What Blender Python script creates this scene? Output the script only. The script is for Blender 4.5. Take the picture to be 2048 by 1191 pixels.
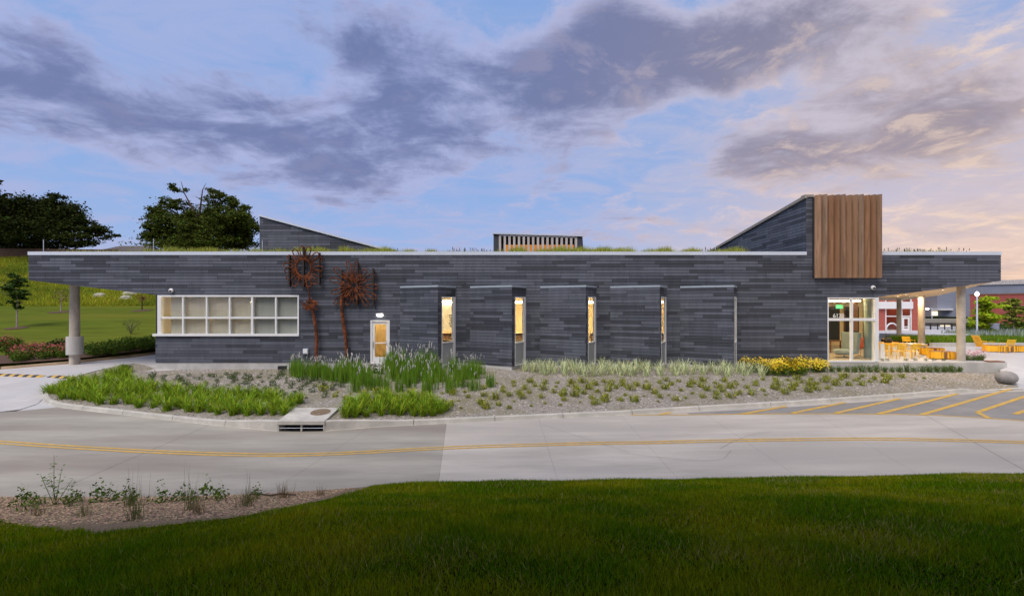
import bpy, math, random
import numpy as np
from mathutils import Vector, Matrix
from mathutils.bvhtree import BVHTree

scene = bpy.context.scene
for o in list(bpy.data.objects):
    bpy.data.objects.remove(o, do_unlink=True)
C = scene.collection
R = math.radians

# ------------------------------------------------------------------ camera
F, CX, HY, CZ, D = 961.0, 1024.0, 612.0, 2.92, 25.3      # focal length / principal point in photo pixels
S = F / D                                                # pixels per metre on the facade
cam_d = bpy.data.cameras.new('camera')
cam = bpy.data.objects.new('camera', cam_d); C.objects.link(cam)
cam.location = (0, 0, CZ); cam.rotation_euler = (R(90), 0, 0)
cam_d.sensor_width = 36.0; cam_d.lens = F / 2048 * 36.0
cam_d.shift_y = (HY - 595.5) / 2048
cam_d.clip_start = 0.1; cam_d.clip_end = 6000
scene.camera = cam

# ------------------------------------------------------------------ exposure
scene.view_settings.view_transform = 'Standard'
scene.view_settings.look = 'None'
scene.view_settings.exposure = 0.0
scene.view_settings.gamma = 1.0
scene.view_settings.use_curve_mapping = False

# ------------------------------------------------------------------ sky
SUN_EL, SUN_AZ = R(58), R(212)          # azimuth clockwise from +Y: behind the camera's left shoulder
def build_world():
    w = bpy.data.worlds.new('World'); scene.world = w; w.use_nodes = True
    nt = w.node_tree; nt.nodes.clear(); L = nt.links
    def N(t, **k):
        n = nt.nodes.new(t)
        for a, b in k.items(): setattr(n, a, b)
        return n
    def put(sock, v):
        if isinstance(v, bpy.types.NodeSocket): L.new(v, sock)
        else: sock.default_value = v
    def M(op, a, b=None, c=None, clamp=False):
        n = N('ShaderNodeMath', operation=op, use_clamp=clamp); put(n.inputs[0], a)
        if b is not None: put(n.inputs[1], b)
        if c is not None: put(n.inputs[2], c)
        return n.outputs[0]
    def mapr(v, a, b, c=0.0, d=1.0):
        n = N('ShaderNodeMapRange', interpolation_type='SMOOTHSTEP'); put(n.inputs[0], v)
        for i, q in enumerate((a, b, c, d)): put(n.inputs[i + 1], q)
        return n.outputs[0]
    def mix(f, a, b):
        n = N('ShaderNodeMix', data_type='RGBA'); put(n.inputs[0], f)
        for s, v in ((6, a), (7, b)):
            if isinstance(v, tuple): v = (*v, 1)
            put(n.inputs[s], v)
        return n.outputs[2]
    tc = N('ShaderNodeTexCoord'); sp = N('ShaderNodeSeparateXYZ'); L.new(tc.outputs['Generated'], sp.inputs[0])
    x, y, z = sp.outputs
    az = M('ARCTAN2', x, y); el = M('ARCSINE', z)
    zz = M('ADD', M('MAXIMUM', z, 0.0), 0.16)
    cb = N('ShaderNodeCombineXYZ'); L.new(M('DIVIDE', x, zz), cb.inputs[0]); L.new(M('DIVIDE', y, zz), cb.inputs[1])
    def noise(scale, detail, rough, dist, off=(0, 0, 0), sc=(1, 1, 1)):
        mp = N('ShaderNodeMapping'); mp.inputs['Location'].default_value = off; mp.inputs['Scale'].default_value = sc
        L.new(cb.outputs[0], mp.inputs[0])
        n = N('ShaderNodeTexNoise'); L.new(mp.outputs[0], n.inputs['Vector'])
        n.inputs['Scale'].default_value = scale; n.inputs['Detail'].default_value = detail
        n.inputs['Roughness'].default_value = rough; n.inputs['Distortion'].default_value = dist
        return n.outputs[0]
    n1 = noise(1.7, 10, 0.58, 0.3, (3.1, 1.7, 0))
    n2 = noise(4.2, 11, 0.64, 0.35, (8.1, 4.2, 0), (1, 0.95, 1))
    n3 = noise(0.9, 6, 0.55, 0.6, (1.3, 9.4, 0)); n4 = noise(2.6, 10, 0.62, 0.6, (5.5, 2.4, 0), (0.75, 1.2, 1))
    # broad banks of cloud and clear gaps (photo pixel centre and radius -> azimuth / elevation)
    blobs = [(100, 180, 240, 90, .19), (470, 255, 300, 65, .19), (860, 235, 240, 110, .19), (740, 345, 220, 45, .19),
             (1170, 150, 150, 110, .21), (1400, 150, 130, 80, .23), (1600, 40, 300, 60, .18), (1540, 295, 190, 60, .23),
             (1880, 250, 260, 110, .19), (700, 90, 160, 60, .14), (1690, 170, 160, 50, .14), (1250, 60, 120, 50, .12),
             (330, 40, 280, 55, -.16), (620, 165, 90, 45, -.16), (130, 330, 230, 50, -.17), (980, 365, 130, 55, -.2),
             (1330, 250, 110, 36, -.17), (1290, 350, 170, 45, -.16), (1060, 20, 120, 50, -.14), (1530, 200, 90, 40, -.14), (640, 440, 300, 30, -.10)]
    dens = M('ADD', M('MULTIPLY', n1, 0.50), M('MULTIPLY', n2, 0.56))
    for px, py, rx, ry, wgt in blobs:
        a0 = math.atan((px - CX) / F); e0 = math.atan((HY - py) / F * math.cos(a0))
        ra = rx / F * math.cos(a0) ** 2; re = ry / F * math.cos(a0)
        ta = M('DIVIDE', M('SUBTRACT', az, a0), ra); te = M('DIVIDE', M('SUBTRACT', el, e0), re)
        q = M('ADD', M('MULTIPLY', ta, ta), M('MULTIPLY', te, te))
        dens = M('ADD', dens, M('MULTIPLY', M('EXPONENT', M('MULTIPLY', q, -1.0)), wgt))
    alpha = M('MAXIMUM', mapr(dens, 0.45, 0.63), M('MULTIPLY', mapr(n4, 0.38, 0.64), 0.72))
    thick = mapr(M('ADD', dens, M('MULTIPLY', M('SUBTRACT', n4, 0.5), 0.5)), 0.54, 0.80)
    east = mapr(az, -0.25, 0.95)                               # the set sun is off to the right
    low = M('EXPONENT', M('DIVIDE', M('MAXIMUM', el, 0.0), -0.16))
    glow = M('MULTIPLY', mapr(az, 0.05, 0.78), M('MULTIPLY', low, 1.25, clamp=True))
    st = N('ShaderNodeTexSky'); st.sky_type = 'NISHITA'; st.sun_disc = False
    st.sun_elevation = SUN_EL; st.sun_rotation = SUN_AZ; st.air_density = 1.2; st.dust_density = 0.6; st.ozone_density = 2.0
    nb = N('ShaderNodeMix', data_type='RGBA', blend_type='MULTIPLY'); nb.inputs[0].default_value = 1.0
    L.new(st.outputs[0], nb.inputs[6]); nb.inputs[7].default_value = (0.075, 0.075, 0.078, 1)
    blue = mix(0.75, nb.outputs[2], (0.27, 0.46, 0.88))
    blue = mix(M('MULTIPLY', low, 0.55), blue, (0.50, 0.56, 0.80))
    blue = mix(M('MULTIPLY', glow, 0.95, clamp=True), blue, (1.05, 0.68, 0.42))
    dark = mix(east, (0.155, 0.205, 0.41), (0.245, 0.235, 0.325))
    lite = mix(east, (0.40, 0.46, 0.74), (0.62, 0.56, 0.63))
    cloud = mix(thick, lite, dark)
    hi = M('MULTIPLY', mapr(n2, 0.52, 0.64), M('ADD', 0.10, M('MULTIPLY', east, 0.38)))
    cloud = mix(hi, cloud, mix(east, (0.60, 0.52, 0.66), (0.95, 0.76, 0.62)))
    cloud = mix(M('MULTIPLY', glow, 0.85, clamp=True), cloud, mix(mapr(n2, .38, .62), (0.60, 0.45, 0.40), (1.15, 0.80, 0.52)))
    cloud = mix(M('MULTIPLY', low, 0.35), cloud, (0.62, 0.54, 0.62))
    col = mix(alpha, blue, cloud)
    bg = N('ShaderNodeBackground'); L.new(col, bg.inputs[0]); bg.inputs[1].default_value = 1.0
    out = N('ShaderNodeOutputWorld'); L.new(bg.outputs[0], out.inputs[0])
build_world()

# ------------------------------------------------------------------ the soft low sun behind thin cloud
sun_d = bpy.data.lights.new('sun', 'SUN'); sun = bpy.data.objects.new('sun', sun_d); C.objects.link(sun)
sun_d.energy = 3.4; sun_d.angle = R(38); sun_d.color = (1.0, 0.90, 0.78)
_sd = Vector((math.sin(SUN_AZ) * math.cos(SUN_EL), math.cos(SUN_AZ) * math.cos(SUN_EL), math.sin(SUN_EL)))
sun.rotation_euler = _sd.to_track_quat('Z', 'Y').to_euler(); sun.location = (20, -40, 60)

# ------------------------------------------------------------------ helpers
def tag(o, label=None, cat=None, group=None, kind=None):
    if label: o['label'] = label
    if cat: o['category'] = cat
    if group: o['group'] = group
    if kind: o['kind'] = kind
    return o
def empty(name, loc=(0, 0, 0), rz=0.0, parent=None):
    o = bpy.data.objects.new(name, None); C.objects.link(o)
    o.location = loc; o.rotation_euler = (0, 0, rz); o.empty_display_size = 0.2
    if parent: o.parent = parent
    return o
def link(name, me, parent=None, loc=(0, 0, 0), rot=(0, 0, 0), scale=(1, 1, 1)):
    o = bpy.data.objects.new(name, me); C.objects.link(o)
    o.location = loc; o.rotation_euler = rot; o.scale = scale
    if parent: o.parent = parent
    return o
def copy_tree(o, parent=None):
    c = o.copy(); C.objects.link(c); c.parent = parent
    for ch in list(o.children): copy_tree(ch, c)
    return c
class MB:
    """collects shapes for ONE mesh"""
    def __init__(s): s.v = []; s.f = []; s.m = []
    def add(s, vs, fs, mi=0):
        b = len(s.v); s.v += [tuple(v) for v in vs]; s.f += [tuple(i + b for i in f) for f in fs]; s.m += [mi] * len(fs); return s
    def box(s, x0, x1, y0, y1, z0, z1, mi=0):
        return s.add([(x0,y0,z0),(x1,y0,z0),(x1,y1,z0),(x0,y1,z0),(x0,y0,z1),(x1,y0,z1),(x1,y1,z1),(x0,y1,z1)],
              [(0,3,2,1),(4,5,6,7),(0,1,5,4),(1,2,6,5),(2,3,7,6),(3,0,4,7)], mi)
    def obox(s, c, ux, uy, uz, hx, hy, hz, mi=0):
        c = Vector(c); ux, uy, uz = Vector(ux)*hx, Vector(uy)*hy, Vector(uz)*hz
        vs = [c+a*ux+b*uy+d*uz for d in (-1,1) for a,b in ((-1,-1),(1,-1),(1,1),(-1,1))]
        return s.add(vs, [(0,3,2,1),(4,5,6,7),(0,1,5,4),(1,2,6,5),(2,3,7,6),(3,0,4,7)], mi)
    def bar(s, a, b, w, h, up=(0,0,1), mi=0):
        a, b = Vector(a), Vector(b); d = b-a; l = d.length; d.normalize(); up = Vector(up)
        if abs(d.dot(up)) > .98: up = Vector((0,1,0)) if abs(d.y) < .9 else Vector((1,0,0))
        sd = d.cross(up).normalized(); u2 = sd.cross(d)
        return s.obox((a+b)/2, d, sd, u2, l/2, w/2, h/2, mi)
    def quad(s, a, b, c, d, mi=0): return s.add([a,b,c,d], [(0,1,2,3)], mi)
    def prism(s, poly, z0, z1, mi=0):
        n = len(poly); z0 = z0 if hasattr(z0,'__len__') else [z0]*n; z1 = z1 if hasattr(z1,'__len__') else [z1]*n
        vs = [(p[0],p[1],z0[i]) for i,p in enumerate(poly)]+[(p[0],p[1],z1[i]) for i,p in enumerate(poly)]
        fs = [tuple(range(n-1,-1,-1)), tuple(range(n,2*n))]+[(i,(i+1)%n,n+(i+1)%n,n+i) for i in range(n)]
        return s.add(vs, fs, mi)
    def xz(s, poly, y0, y1, mi=0):          # polygon in x,z extruded along y
        n = len(poly); vs = [(p[0],y0,p[1]) for p in poly]+[(p[0],y1,p[1]) for p in poly]
        return s.add(vs, [tuple(range(n)), tuple(range(2*n-1,n-1,-1))]+[(i,n+i,n+(i+1)%n,(i+1)%n) for i in range(n)], mi)
    def tube(s, pts, r, n=6, mi=0, closed=False):
        pts = [Vector(p) for p in pts]; m = len(pts); rr = r if hasattr(r,'__len__') else [r]*m; vs = []
        for i,p in enumerate(pts):
            if closed: t = pts[(i+1)%m]-pts[i-1]
            else: t = pts[min(i+1,m-1)]-pts[max(i-1,0)]
            t.normalize(); a = Vector((0,0,1)) if abs(t.z) < .9 else Vector((0,1,0))
            e1 = t.cross(a).normalized(); e2 = t.cross(e1)
            vs += [p+rr[i]*(math.cos(k*2*math.pi/n)*e1+math.sin(k*2*math.pi/n)*e2) for k in range(n)]
        fs = []
        for i in range(m if closed else m-1):
            j = (i+1)%m
            for k in range(n): fs.append((i*n+k, j*n+k, j*n+(k+1)%n, i*n+(k+1)%n))
        if not closed: fs += [tuple(range(n-1,-1,-1)), tuple((m-1)*n+k for k in range(n))]
        return s.add(vs, fs, mi)
    def cyl(s, c, r, z0, z1, n=20, mi=0, r2=None):
        r2 = r if r2 is None else r2
        vs = [(c[0]+r*math.cos(k*2*math.pi/n), c[1]+r*math.sin(k*2*math.pi/n), z0) for k in range(n)]
        vs += [(c[0]+r2*math.cos(k*2*math.pi/n), c[1]+r2*math.sin(k*2*math.pi/n), z1) for k in range(n)]
        return s.add(vs, [tuple(range(n-1,-1,-1)), tuple(range(n,2*n))]+[(k,(k+1)%n,n+(k+1)%n,n+k) for k in range(n)], mi)
    def lathe(s, c, prof, n=20, mi=0, axis='z'):
        vs = []; fs = []
        for r,h in prof:
            for k in range(n):
                a = k*2*math.pi/n; q = (r*math.cos(a), r*math.sin(a), h)
                if axis == 'y': q = (q[0], q[2], q[1])
                vs.append((c[0]+q[0], c[1]+q[1], c[2]+q[2]))
        for i in range(len(prof)-1):
            for k in range(n): fs.append((i*n+k, i*n+(k+1)%n, (i+1)*n+(k+1)%n, (i+1)*n+k))
        return s.add(vs, fs, mi)
    def mesh(s, name, mats, smooth=False):
        me = bpy.data.meshes.new(name); me.from_pydata(s.v, [], s.f)
        if not isinstance(mats, (list, tuple)): mats = [mats]
        for m in mats: me.materials.append(m)
        if len(mats) > 1: me.polygons.foreach_set('material_index', s.m)
        if smooth:
            me.polygons.foreach_set('use_smooth', [True]*len(me.polygons))
            me.set_sharp_from_angle(angle=R(40))
        me.update(); return me
    def obj(s, name, mats, parent=None, smooth=False, **k):
        return link(name, s.mesh(name, mats, smooth), parent, **k)
def np_mesh(name, verts, faces, mat, smooth=False):
    """fast mesh of equal-sized faces"""
    verts = np.asarray(verts, np.float32); faces = np.asarray(faces, np.int32); k = faces.shape[1]
    me = bpy.data.meshes.new(name)
    me.vertices.add(len(verts)); me.vertices.foreach_set('co', verts.ravel())
    me.loops.add(faces.size); me.loops.foreach_set('vertex_index', faces.ravel())
    me.polygons.add(len(faces)); me.polygons.foreach_set('loop_start', np.arange(0, faces.size, k, dtype=np.int32))
    mats = mat if isinstance(mat, (list, tuple)) else [mat]
    for m in mats: me.materials.append(m)
    if smooth: me.polygons.foreach_set('use_smooth', np.ones(len(faces), bool))
    me.update(calc_edges=True); me.validate(); return me
def clip_poly(poly, a, b, c):      # keep a*u+b*v+c >= 0
    out = []
    for i in range(len(poly)):
        p, q = poly[i], poly[(i+1) % len(poly)]
        dp = a*p[0]+b*p[1]+c; dq = a*q[0]+b*q[1]+c
        if dp >= 0: out.append(p)
        if dp*dq < 0:
            t = dp/(dp-dq); out.append((p[0]+t*(q[0]-p[0]), p[1]+t*(q[1]-p[1])))
    return out
def sm(a, b, x):
    t = max(0.0, min(1.0, (x-a)/(b-a))); return t*t*(3-2*t)
def lerp(a, b, t): return a+(b-a)*t
def interp(tab, x):
    return float(np.interp(x, [p[0] for p in tab], [p[1] for p in tab]))
def fx(px): return (px-CX)/S                      # pixel -> metres on the facade plane
def fz(py): return CZ+(HY-py)/S
def at(px, py, y): return Vector(((px-CX)/F*y, y, CZ+(HY-py)/F*y))
def march(px, py, H, y0=2.0, y1=140.0):           # pixel -> first point on the height field H
    dx, dz = (px-CX)/F, (HY-py)/F; y = y0; prev = y0
    while y < y1:
        if CZ+dz*y <= H(dx*y, y):
            a, b = prev, y
            for _ in range(30):
                m = (a+b)/2
                if CZ+dz*m <= H(dx*m, m): b = m
                else: a = m
            return Vector((dx*b, b, H(dx*b, b)))
        prev = y; y += 0.1
    return Vector((dx*y1, y1, H(dx*y1, y1)))

# ------------------------------------------------------------------ materials
def pm(name, col, rough=0.7, metal=0.0, var=0.0, vscale=4.0, bump=0.0, bscale=30.0, col2=None, spec=0.5, vdetail=5.0,
       island=0.0, stretch=None, col3=None, c3scale=0.6, trans=0.0, lo=0.35, hi=0.65, sheen=0.0):
    if trans: spec = 0.05
    m = bpy.data.materials.new(name); m.use_nodes = True; nt = m.node_tree; b = nt.nodes['Principled BSDF']; L = nt.links
    b.inputs['Base Color'].default_value = (*col, 1); b.inputs['Roughness'].default_value = rough
    b.inputs['Metallic'].default_value = metal; b.inputs['Specular IOR Level'].default_value = spec
    tc = nt.nodes.new('ShaderNodeTexCoord'); vec = tc.outputs['Object']
    geo = nt.nodes.new('ShaderNodeNewGeometry'); vec = geo.outputs['Position']
    if stretch:
        mp = nt.nodes.new('ShaderNodeMapping'); mp.inputs['Scale'].default_value = stretch; L.new(vec, mp.inputs[0]); vec = mp.outputs[0]
    last = None
    def noise(scale, detail=5.0, rough_=0.6):
        n = nt.nodes.new('ShaderNodeTexNoise'); n.inputs['Scale'].default_value = scale; n.inputs['Detail'].default_value = detail
        n.inputs['Roughness'].default_value = rough_; L.new(vec, n.inputs['Vector']); return n.outputs[0]
    def ramp(f, a, c, p0=lo, p1=hi):
        r = nt.nodes.new('ShaderNodeValToRGB'); r.color_ramp.elements[0].color = (*a, 1); r.color_ramp.elements[1].color = (*c, 1)
        r.color_ramp.elements[0].position = p0; r.color_ramp.elements[1].position = p1; L.new(f, r.inputs[0]); return r.outputs[0]
    if var or col2:
        c1 = tuple(c*(1-var) for c in col); c2 = col2 or tuple(min(1, c*(1+var)) for c in col)
        last = ramp(noise(vscale, vdetail), c1, c2)
    if col3:
        mx = nt.nodes.new('ShaderNodeMix'); mx.data_type = 'RGBA'
        L.new(ramp(noise(c3scale, 4.0), (0,0,0), (1,1,1), 0.42, 0.66), mx.inputs[0])
        if last: L.new(last, mx.inputs[6])
        else: mx.inputs[6].default_value = (*col, 1)
        mx.inputs[7].default_value = (*col3, 1); last = mx.outputs[2]
    if island:
        hs = nt.nodes.new('ShaderNodeHueSaturation'); mr = nt.nodes.new('ShaderNodeMapRange'); L.new(geo.outputs['Random Per Island'], mr.inputs[0])
        mr.inputs[3].default_value = 1-island; mr.inputs[4].default_value = 1+island; L.new(mr.outputs[0], hs.inputs['Value'])
        mr2 = nt.nodes.new('ShaderNodeMapRange'); wn = nt.nodes.new('ShaderNodeMath'); wn.operation = 'FRACT'
        mu = nt.nodes.new('ShaderNodeMath'); mu.operation = 'MULTIPLY'; mu.inputs[1].default_value = 7.31
        L.new(geo.outputs['Random Per Island'], mu.inputs[0]); L.new(mu.outputs[0], wn.inputs[0]); L.new(wn.outputs[0], mr2.inputs[0])
        mr2.inputs[3].default_value = 0.5-0.05*min(1, island*2); mr2.inputs[4].default_value = 0.5+0.03*min(1, island*2); L.new(mr2.outputs[0], hs.inputs['Hue'])
        if last: L.new(last, hs.inputs['Color'])
        else: hs.inputs['Color'].default_value = (*col, 1)
        last = hs.outputs[0]
    if last: L.new(last, b.inputs['Base Color'])
    if bump:
        bp = nt.nodes.new('ShaderNodeBump'); bp.inputs['Strength'].default_value = bump; bp.inputs['Distance'].default_value = 0.02
        L.new(noise(bscale, 6.0), bp.inputs['Height']); L.new(bp.outputs[0], b.inputs['Normal'])
    if trans:
        t = nt.nodes.new('ShaderNodeBsdfTranslucent'); mxs = nt.nodes.new('ShaderNodeMixShader'); mxs.inputs[0].default_value = trans
        if last: L.new(last, t.inputs[0])
        else: t.inputs[0].default_value = (*col, 1)
        out = nt.nodes['Material Output']; L.new(b.outputs[0], mxs.inputs[1]); L.new(t.outputs[0], mxs.inputs[2]); L.new(mxs.outputs[0], out.inputs[0])
    return m
def emit(name, col, strength):
    m = bpy.data.materials.new(name); m.use_nodes = True; nt = m.node_tree; nt.nodes.clear()
    e = nt.nodes.new('ShaderNodeEmission'); e.inputs[0].default_value = (*col, 1); e.inputs[1].default_value = strength
    o = nt.nodes.new('ShaderNodeOutputMaterial'); nt.links.new(e.outputs[0], o.inputs[0]); return m
def glass_mat(name, tint=(0.93, 0.96, 0.95), refl=0.5):
    m = bpy.data.materials.new(name); m.use_nodes = True; nt = m.node_tree; nt.nodes.clear(); L = nt.links
    t = nt.nodes.new('ShaderNodeBsdfTransparent'); t.inputs[0].default_value = (*tint, 1)
    g = nt.nodes.new('ShaderNodeBsdfGlossy'); g.inputs['Roughness'].default_value = 0.01; g.inputs[0].default_value = (refl*1.4,)*3+(1,)
    lw = nt.nodes.new('ShaderNodeLayerWeight'); lw.inputs[0].default_value = 0.5
    p5 = nt.nodes.new('ShaderNodeMath'); p5.operation = 'POWER'; p5.inputs[1].default_value = 5.0; L.new(lw.outputs['Facing'], p5.inputs[0])
    fr = nt.nodes.new('ShaderNodeMath'); fr.operation = 'MULTIPLY_ADD'; fr.inputs[1].default_value = 0.93; fr.inputs[2].default_value = 0.035; L.new(p5.outputs[0], fr.inputs[0])
    mx = nt.nodes.new('ShaderNodeMixShader'); L.new(fr.outputs[0], mx.inputs[0]); L.new(t.outputs[0], mx.inputs[1]); L.new(g.outputs[0], mx.inputs[2])
    o = nt.nodes.new('ShaderNodeOutputMaterial'); L.new(mx.outputs[0], o.inputs[0]); return m

MT = {}
MT['plank'] = [pm('fibre_cement_light', (0.104, 0.114, 0.146), .62, var=.12, vscale=1.4, bump=.35, bscale=45, island=.07, stretch=(2.2, 2.2, .45)),
               pm('fibre_cement_mid', (0.073, 0.081, 0.106), .62, var=.12, vscale=1.4, bump=.35, bscale=45, island=.07, stretch=(2.2, 2.2, .45)),
               pm('fibre_cement_dark', (0.045, 0.050, 0.065), .60, var=.12, vscale=1.4, bump=.35, bscale=45, island=.07, stretch=(2.2, 2.2, .45))]
MT['backing'] = pm('dark_backing', (0.025, 0.027, 0.032), .8, var=.1)
MT['coping'] = pm('pale_metal_coping', (0.60, 0.66, 0.76), .5, .0, var=.04, vscale=1.5)
MT['frame'] = pm('white_window_frame', (0.78, 0.79, 0.80), .4, var=.03, vscale=2)
MT['glass'] = glass_mat('clear_glass')
MT['shade_warm'] = pm('beige_roller_shade', (0.70, 0.65, 0.58), .9, var=.05, vscale=1.2, stretch=(8, 1, .4), trans=.35)
MT['shade_grey'] = pm('grey_roller_shade', (0.46, 0.43, 0.40), .9, var=.05, vscale=1.2, stretch=(8, 1, .4), trans=.06)
MT['concrete'] = pm('concrete_smooth', (0.47, 0.46, 0.43), .8, var=.14, vscale=1.2, bump=.15, bscale=40, stretch=(1, 1, .35))
MT['plinth'] = pm('concrete_plinth', (0.47, 0.47, 0.46), .85, var=.12, vscale=2, bump=.2, bscale=40)
MT['column'] = pm('concrete_column', (0.44, 0.39, 0.33), .8, var=.22, vscale=2.2, bump=.15, bscale=30, stretch=(1, 1, .5))
MT['kerb'] = pm('kerb_concrete', (0.46, 0.44, 0.40), .85, var=.16, vscale=2.5, bump=.3, bscale=35, col3=(0.40, 0.39, 0.35), c3scale=.8)
MT['kerb_tan'] = pm('tan_kerb', (0.36, 0.26, 0.17), .85, var=.16, vscale=2.5, bump=.3, bscale=35)
MT['cedar'] = [pm('cedar_board_%d' % i, c, .6, var=.3, vscale=1.6, bump=.2, bscale=20, stretch=(6, 6, .55), col3=tuple(q*.72 for q in c), c3scale=.4) for i, c in enumerate(((0.36, 0.205, 0.115), (0.30, 0.175, 0.105), (0.34, 0.175, 0.09), (0.33, 0.215, 0.14)))]
MT['greyfin'] = pm('weathered_fin', (0.52, 0.49, 0.47), .7, var=.2, vscale=2, stretch=(4, 4, .5), island=.1)
MT['rust'] = pm('rusted_steel', (0.20, 0.060, 0.022), .9, var=.5, vscale=7, bump=.5, bscale=60, col3=(0.038, 0.02, 0.015), c3scale=2.2, spec=.2)
MT['darksteel'] = pm('dark_steel', (0.05, 0.035, 0.03), .6, .4, var=.3, vscale=8)
MT['soffit'] = pm('wood_soffit', (0.70, 0.53, 0.33), .6, var=.12, vscale=2, stretch=(.5, 6, 1))
MT['ceiling'] = pm('warm_ceiling', (0.70, 0.56, 0.36), .7, var=.05)
MT['intwall'] = pm('cream_wall', (0.72, 0.64, 0.48), .8, var=.03)
MT['woodwall'] = pm('maple_panel', (0.74, 0.58, 0.34), .6, var=.12, vscale=2, stretch=(6, 6, .6))
MT['carpet'] = pm('beige_carpet', (0.40, 0.33, 0.24), .95, var=.15, vscale=20)
MT['white'] = pm('white_paint', (0.80, 0.80, 0.80), .5, var=.02)
MT['grey_panel'] = pm('grey_spandrel', (0.42, 0.44, 0.44), .35, .2, var=.05)
MT['black'] = pm('black_plastic', (0.02, 0.02, 0.022), .5)
MT['yellow'] = pm('yellow_powder_coat', (0.88, 0.52, 0.012), .45, var=.06, vscale=3)
MT['amber'] = pm('amber_wood_slat', (0.85, 0.47, 0.02), .55, var=.14, vscale=3, island=.1)
MT['leaf_lily'] = pm('daylily_leaf', (0.22, 0.36, 0.025), .55, island=.45, trans=.2)
MT['leaf_liatris'] = pm('spike_leaf', (0.15, 0.30, 0.03), .6, island=.42, trans=.2)
MT['spike'] = pm('lavender_spike', (0.40, 0.40, 0.38), .8, island=.25)
MT['leaf_var'] = pm('variegated_leaf', (0.56, 0.63, 0.36), .55, island=.45, trans=.15)
MT['leaf_tuft'] = pm('tuft_leaf', (0.25, 0.29, 0.03), .7, island=.42, trans=.15)
MT['leaf_dark'] = pm('dark_shrub_leaf', (0.035, 0.075, 0.018), .6, island=.45, trans=.12)
MT['leaf_mid'] = pm('mid_green_leaf', (0.085, 0.15, 0.02), .6, island=.45, trans=.15)
MT['leaf_bright'] = pm('bright_green_leaf', (0.14, 0.26, 0.02), .6, island=.4, trans=.2)
MT['petal_y'] = pm('yellow_petal', (0.70, 0.54, 0.01), .6, island=.3)
MT['petal_r'] = pm('red_petal', (0.26, 0.035, 0.02), .6, island=.3)
MT['petal_p'] = pm('pink_petal', (0.42, 0.16, 0.24), .6, island=.3)
MT['petal_w'] = pm('white_petal', (0.75, 0.75, 0.75), .6, island=.1)
MT['tree_a'] = pm('tree_leaf_dark', (0.030, 0.046, 0.009), .6, island=.6, trans=.15)
MT['tree_b'] = pm('tree_leaf_green', (0.062, 0.092, 0.014), .6, island=.7, trans=.25)
MT['tree_c'] = pm('young_tree_leaf', (0.05, 0.10, 0.02), .6, island=.45, trans=.2)
MT['tree_d'] = pm('lime_tree_leaf', (0.34, 0.46, 0.025), .6, island=.4, trans=.25)
MT['bark'] = pm('bark', (0.06, 0.042, 0.03), .9, var=.3, vscale=6, bump=.4)
MT['bark_pale'] = pm('pale_bark', (0.34, 0.29, 0.25), .9, var=.2, vscale=6)
MT['grass'] = pm('lawn_blade', (0.098, 0.200, 0.002), .9, island=.65, trans=.2, col3=(0.260, 0.290, 0.006), c3scale=.55)
MT['lawn_soil'] = pm('lawn_soil', (0.010, 0.014, 0.002), 1.0, spec=0.0, var=.35, vscale=6, bump=.6, bscale=60)
MT['hill'] = pm('mown_hillside', (0.080, 0.108, 0.009), .95, spec=.05, var=.22, vscale=.8, bump=.6, bscale=20, stretch=(.3, 1.4, 1), col3=(0.120, 0.125, 0.014), c3scale=.12)
MT['meadow'] = pm('meadow_grass', (0.36, 0.40, 0.03), .8, island=.5, trans=.25, col3=(0.13, 0.20, 0.022), c3scale=.14)
MT['roofgrass'] = pm('roof_grass', (0.36, 0.40, 0.07), .8, island=.4, trans=.25)
MT['seed'] = pm('seed_stalk', (0.09, 0.08, 0.10), .9, island=.3)
MT['gravel'] = pm('bed_gravel', (0.265, 0.24, 0.21), .95, var=.5, vscale=16, bump=1.0, bscale=55, col3=(0.20, 0.18, 0.115), c3scale=.7)
MT['stone'] = pm('gravel_stone', (0.30, 0.28, 0.255), .9, island=.75)
MT['chips'] = pm('bark_chip', (0.27, 0.195, 0.115), .95, island=.8)
MT['mulch'] = pm('brown_mulch', (0.085, 0.045, 0.028), .98, var=.4, vscale=14, bump=1.0, bscale=40)
MT['roadR'] = pm('road_concrete_new', (0.43, 0.395, 0.35), .82, var=.14, vscale=1.1, bump=.12, bscale=70, stretch=(.28, 1.2, 1), col3=(0.355, 0.33, 0.298), c3scale=.35)
MT['roadL'] = pm('road_concrete_old', (0.315, 0.295, 0.25), .82, var=.15, vscale=1.1, bump=.12, bscale=70, stretch=(.28, 1.2, 1), col3=(0.225, 0.195, 0.165), c3scale=.35)
MT['drive'] = pm('driveway_concrete', (0.45, 0.435, 0.43), .82, var=.1, vscale=.9, bump=.12, bscale=60, col3=(0.42, 0.42, 0.43), c3scale=.3)
MT['hatch'] = pm('hatched_paving', (0.235, 0.225, 0.215), .85, var=.10, vscale=1.5, bump=.12, bscale=60, col3=(0.19, 0.185, 0.18), c3scale=.5)
MT['roadbase'] = pm('joint_filler', (0.10, 0.095, 0.085), .9); MT['crack'] = pm('road_crack', (0.20, 0.19, 0.175), .9)
MT['paint'] = pm('yellow_road_paint', (0.56, 0.33, 0.035), .7, var=.18, vscale=6, col3=(0.46, 0.31, 0.10), c3scale=2.5)
MT['plaza'] = pm('plaza_concrete', (0.47, 0.475, 0.50), .8, var=.08, vscale=.8, col3=(0.41, 0.415, 0.44), c3scale=.4)
MT['brick'] = pm('red_brick', (0.42, 0.105, 0.08), .85, var=.16, vscale=3, stretch=(.3, .3, 14), bump=.3, bscale=3)
MT['metalclad'] = pm('blue_grey_cladding', (0.25, 0.27, 0.33), .5, .2, var=.06, vscale=.4)
MT['palestone'] = pm('pale_stone', (0.36, 0.35, 0.30), .9, var=.12)
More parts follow.
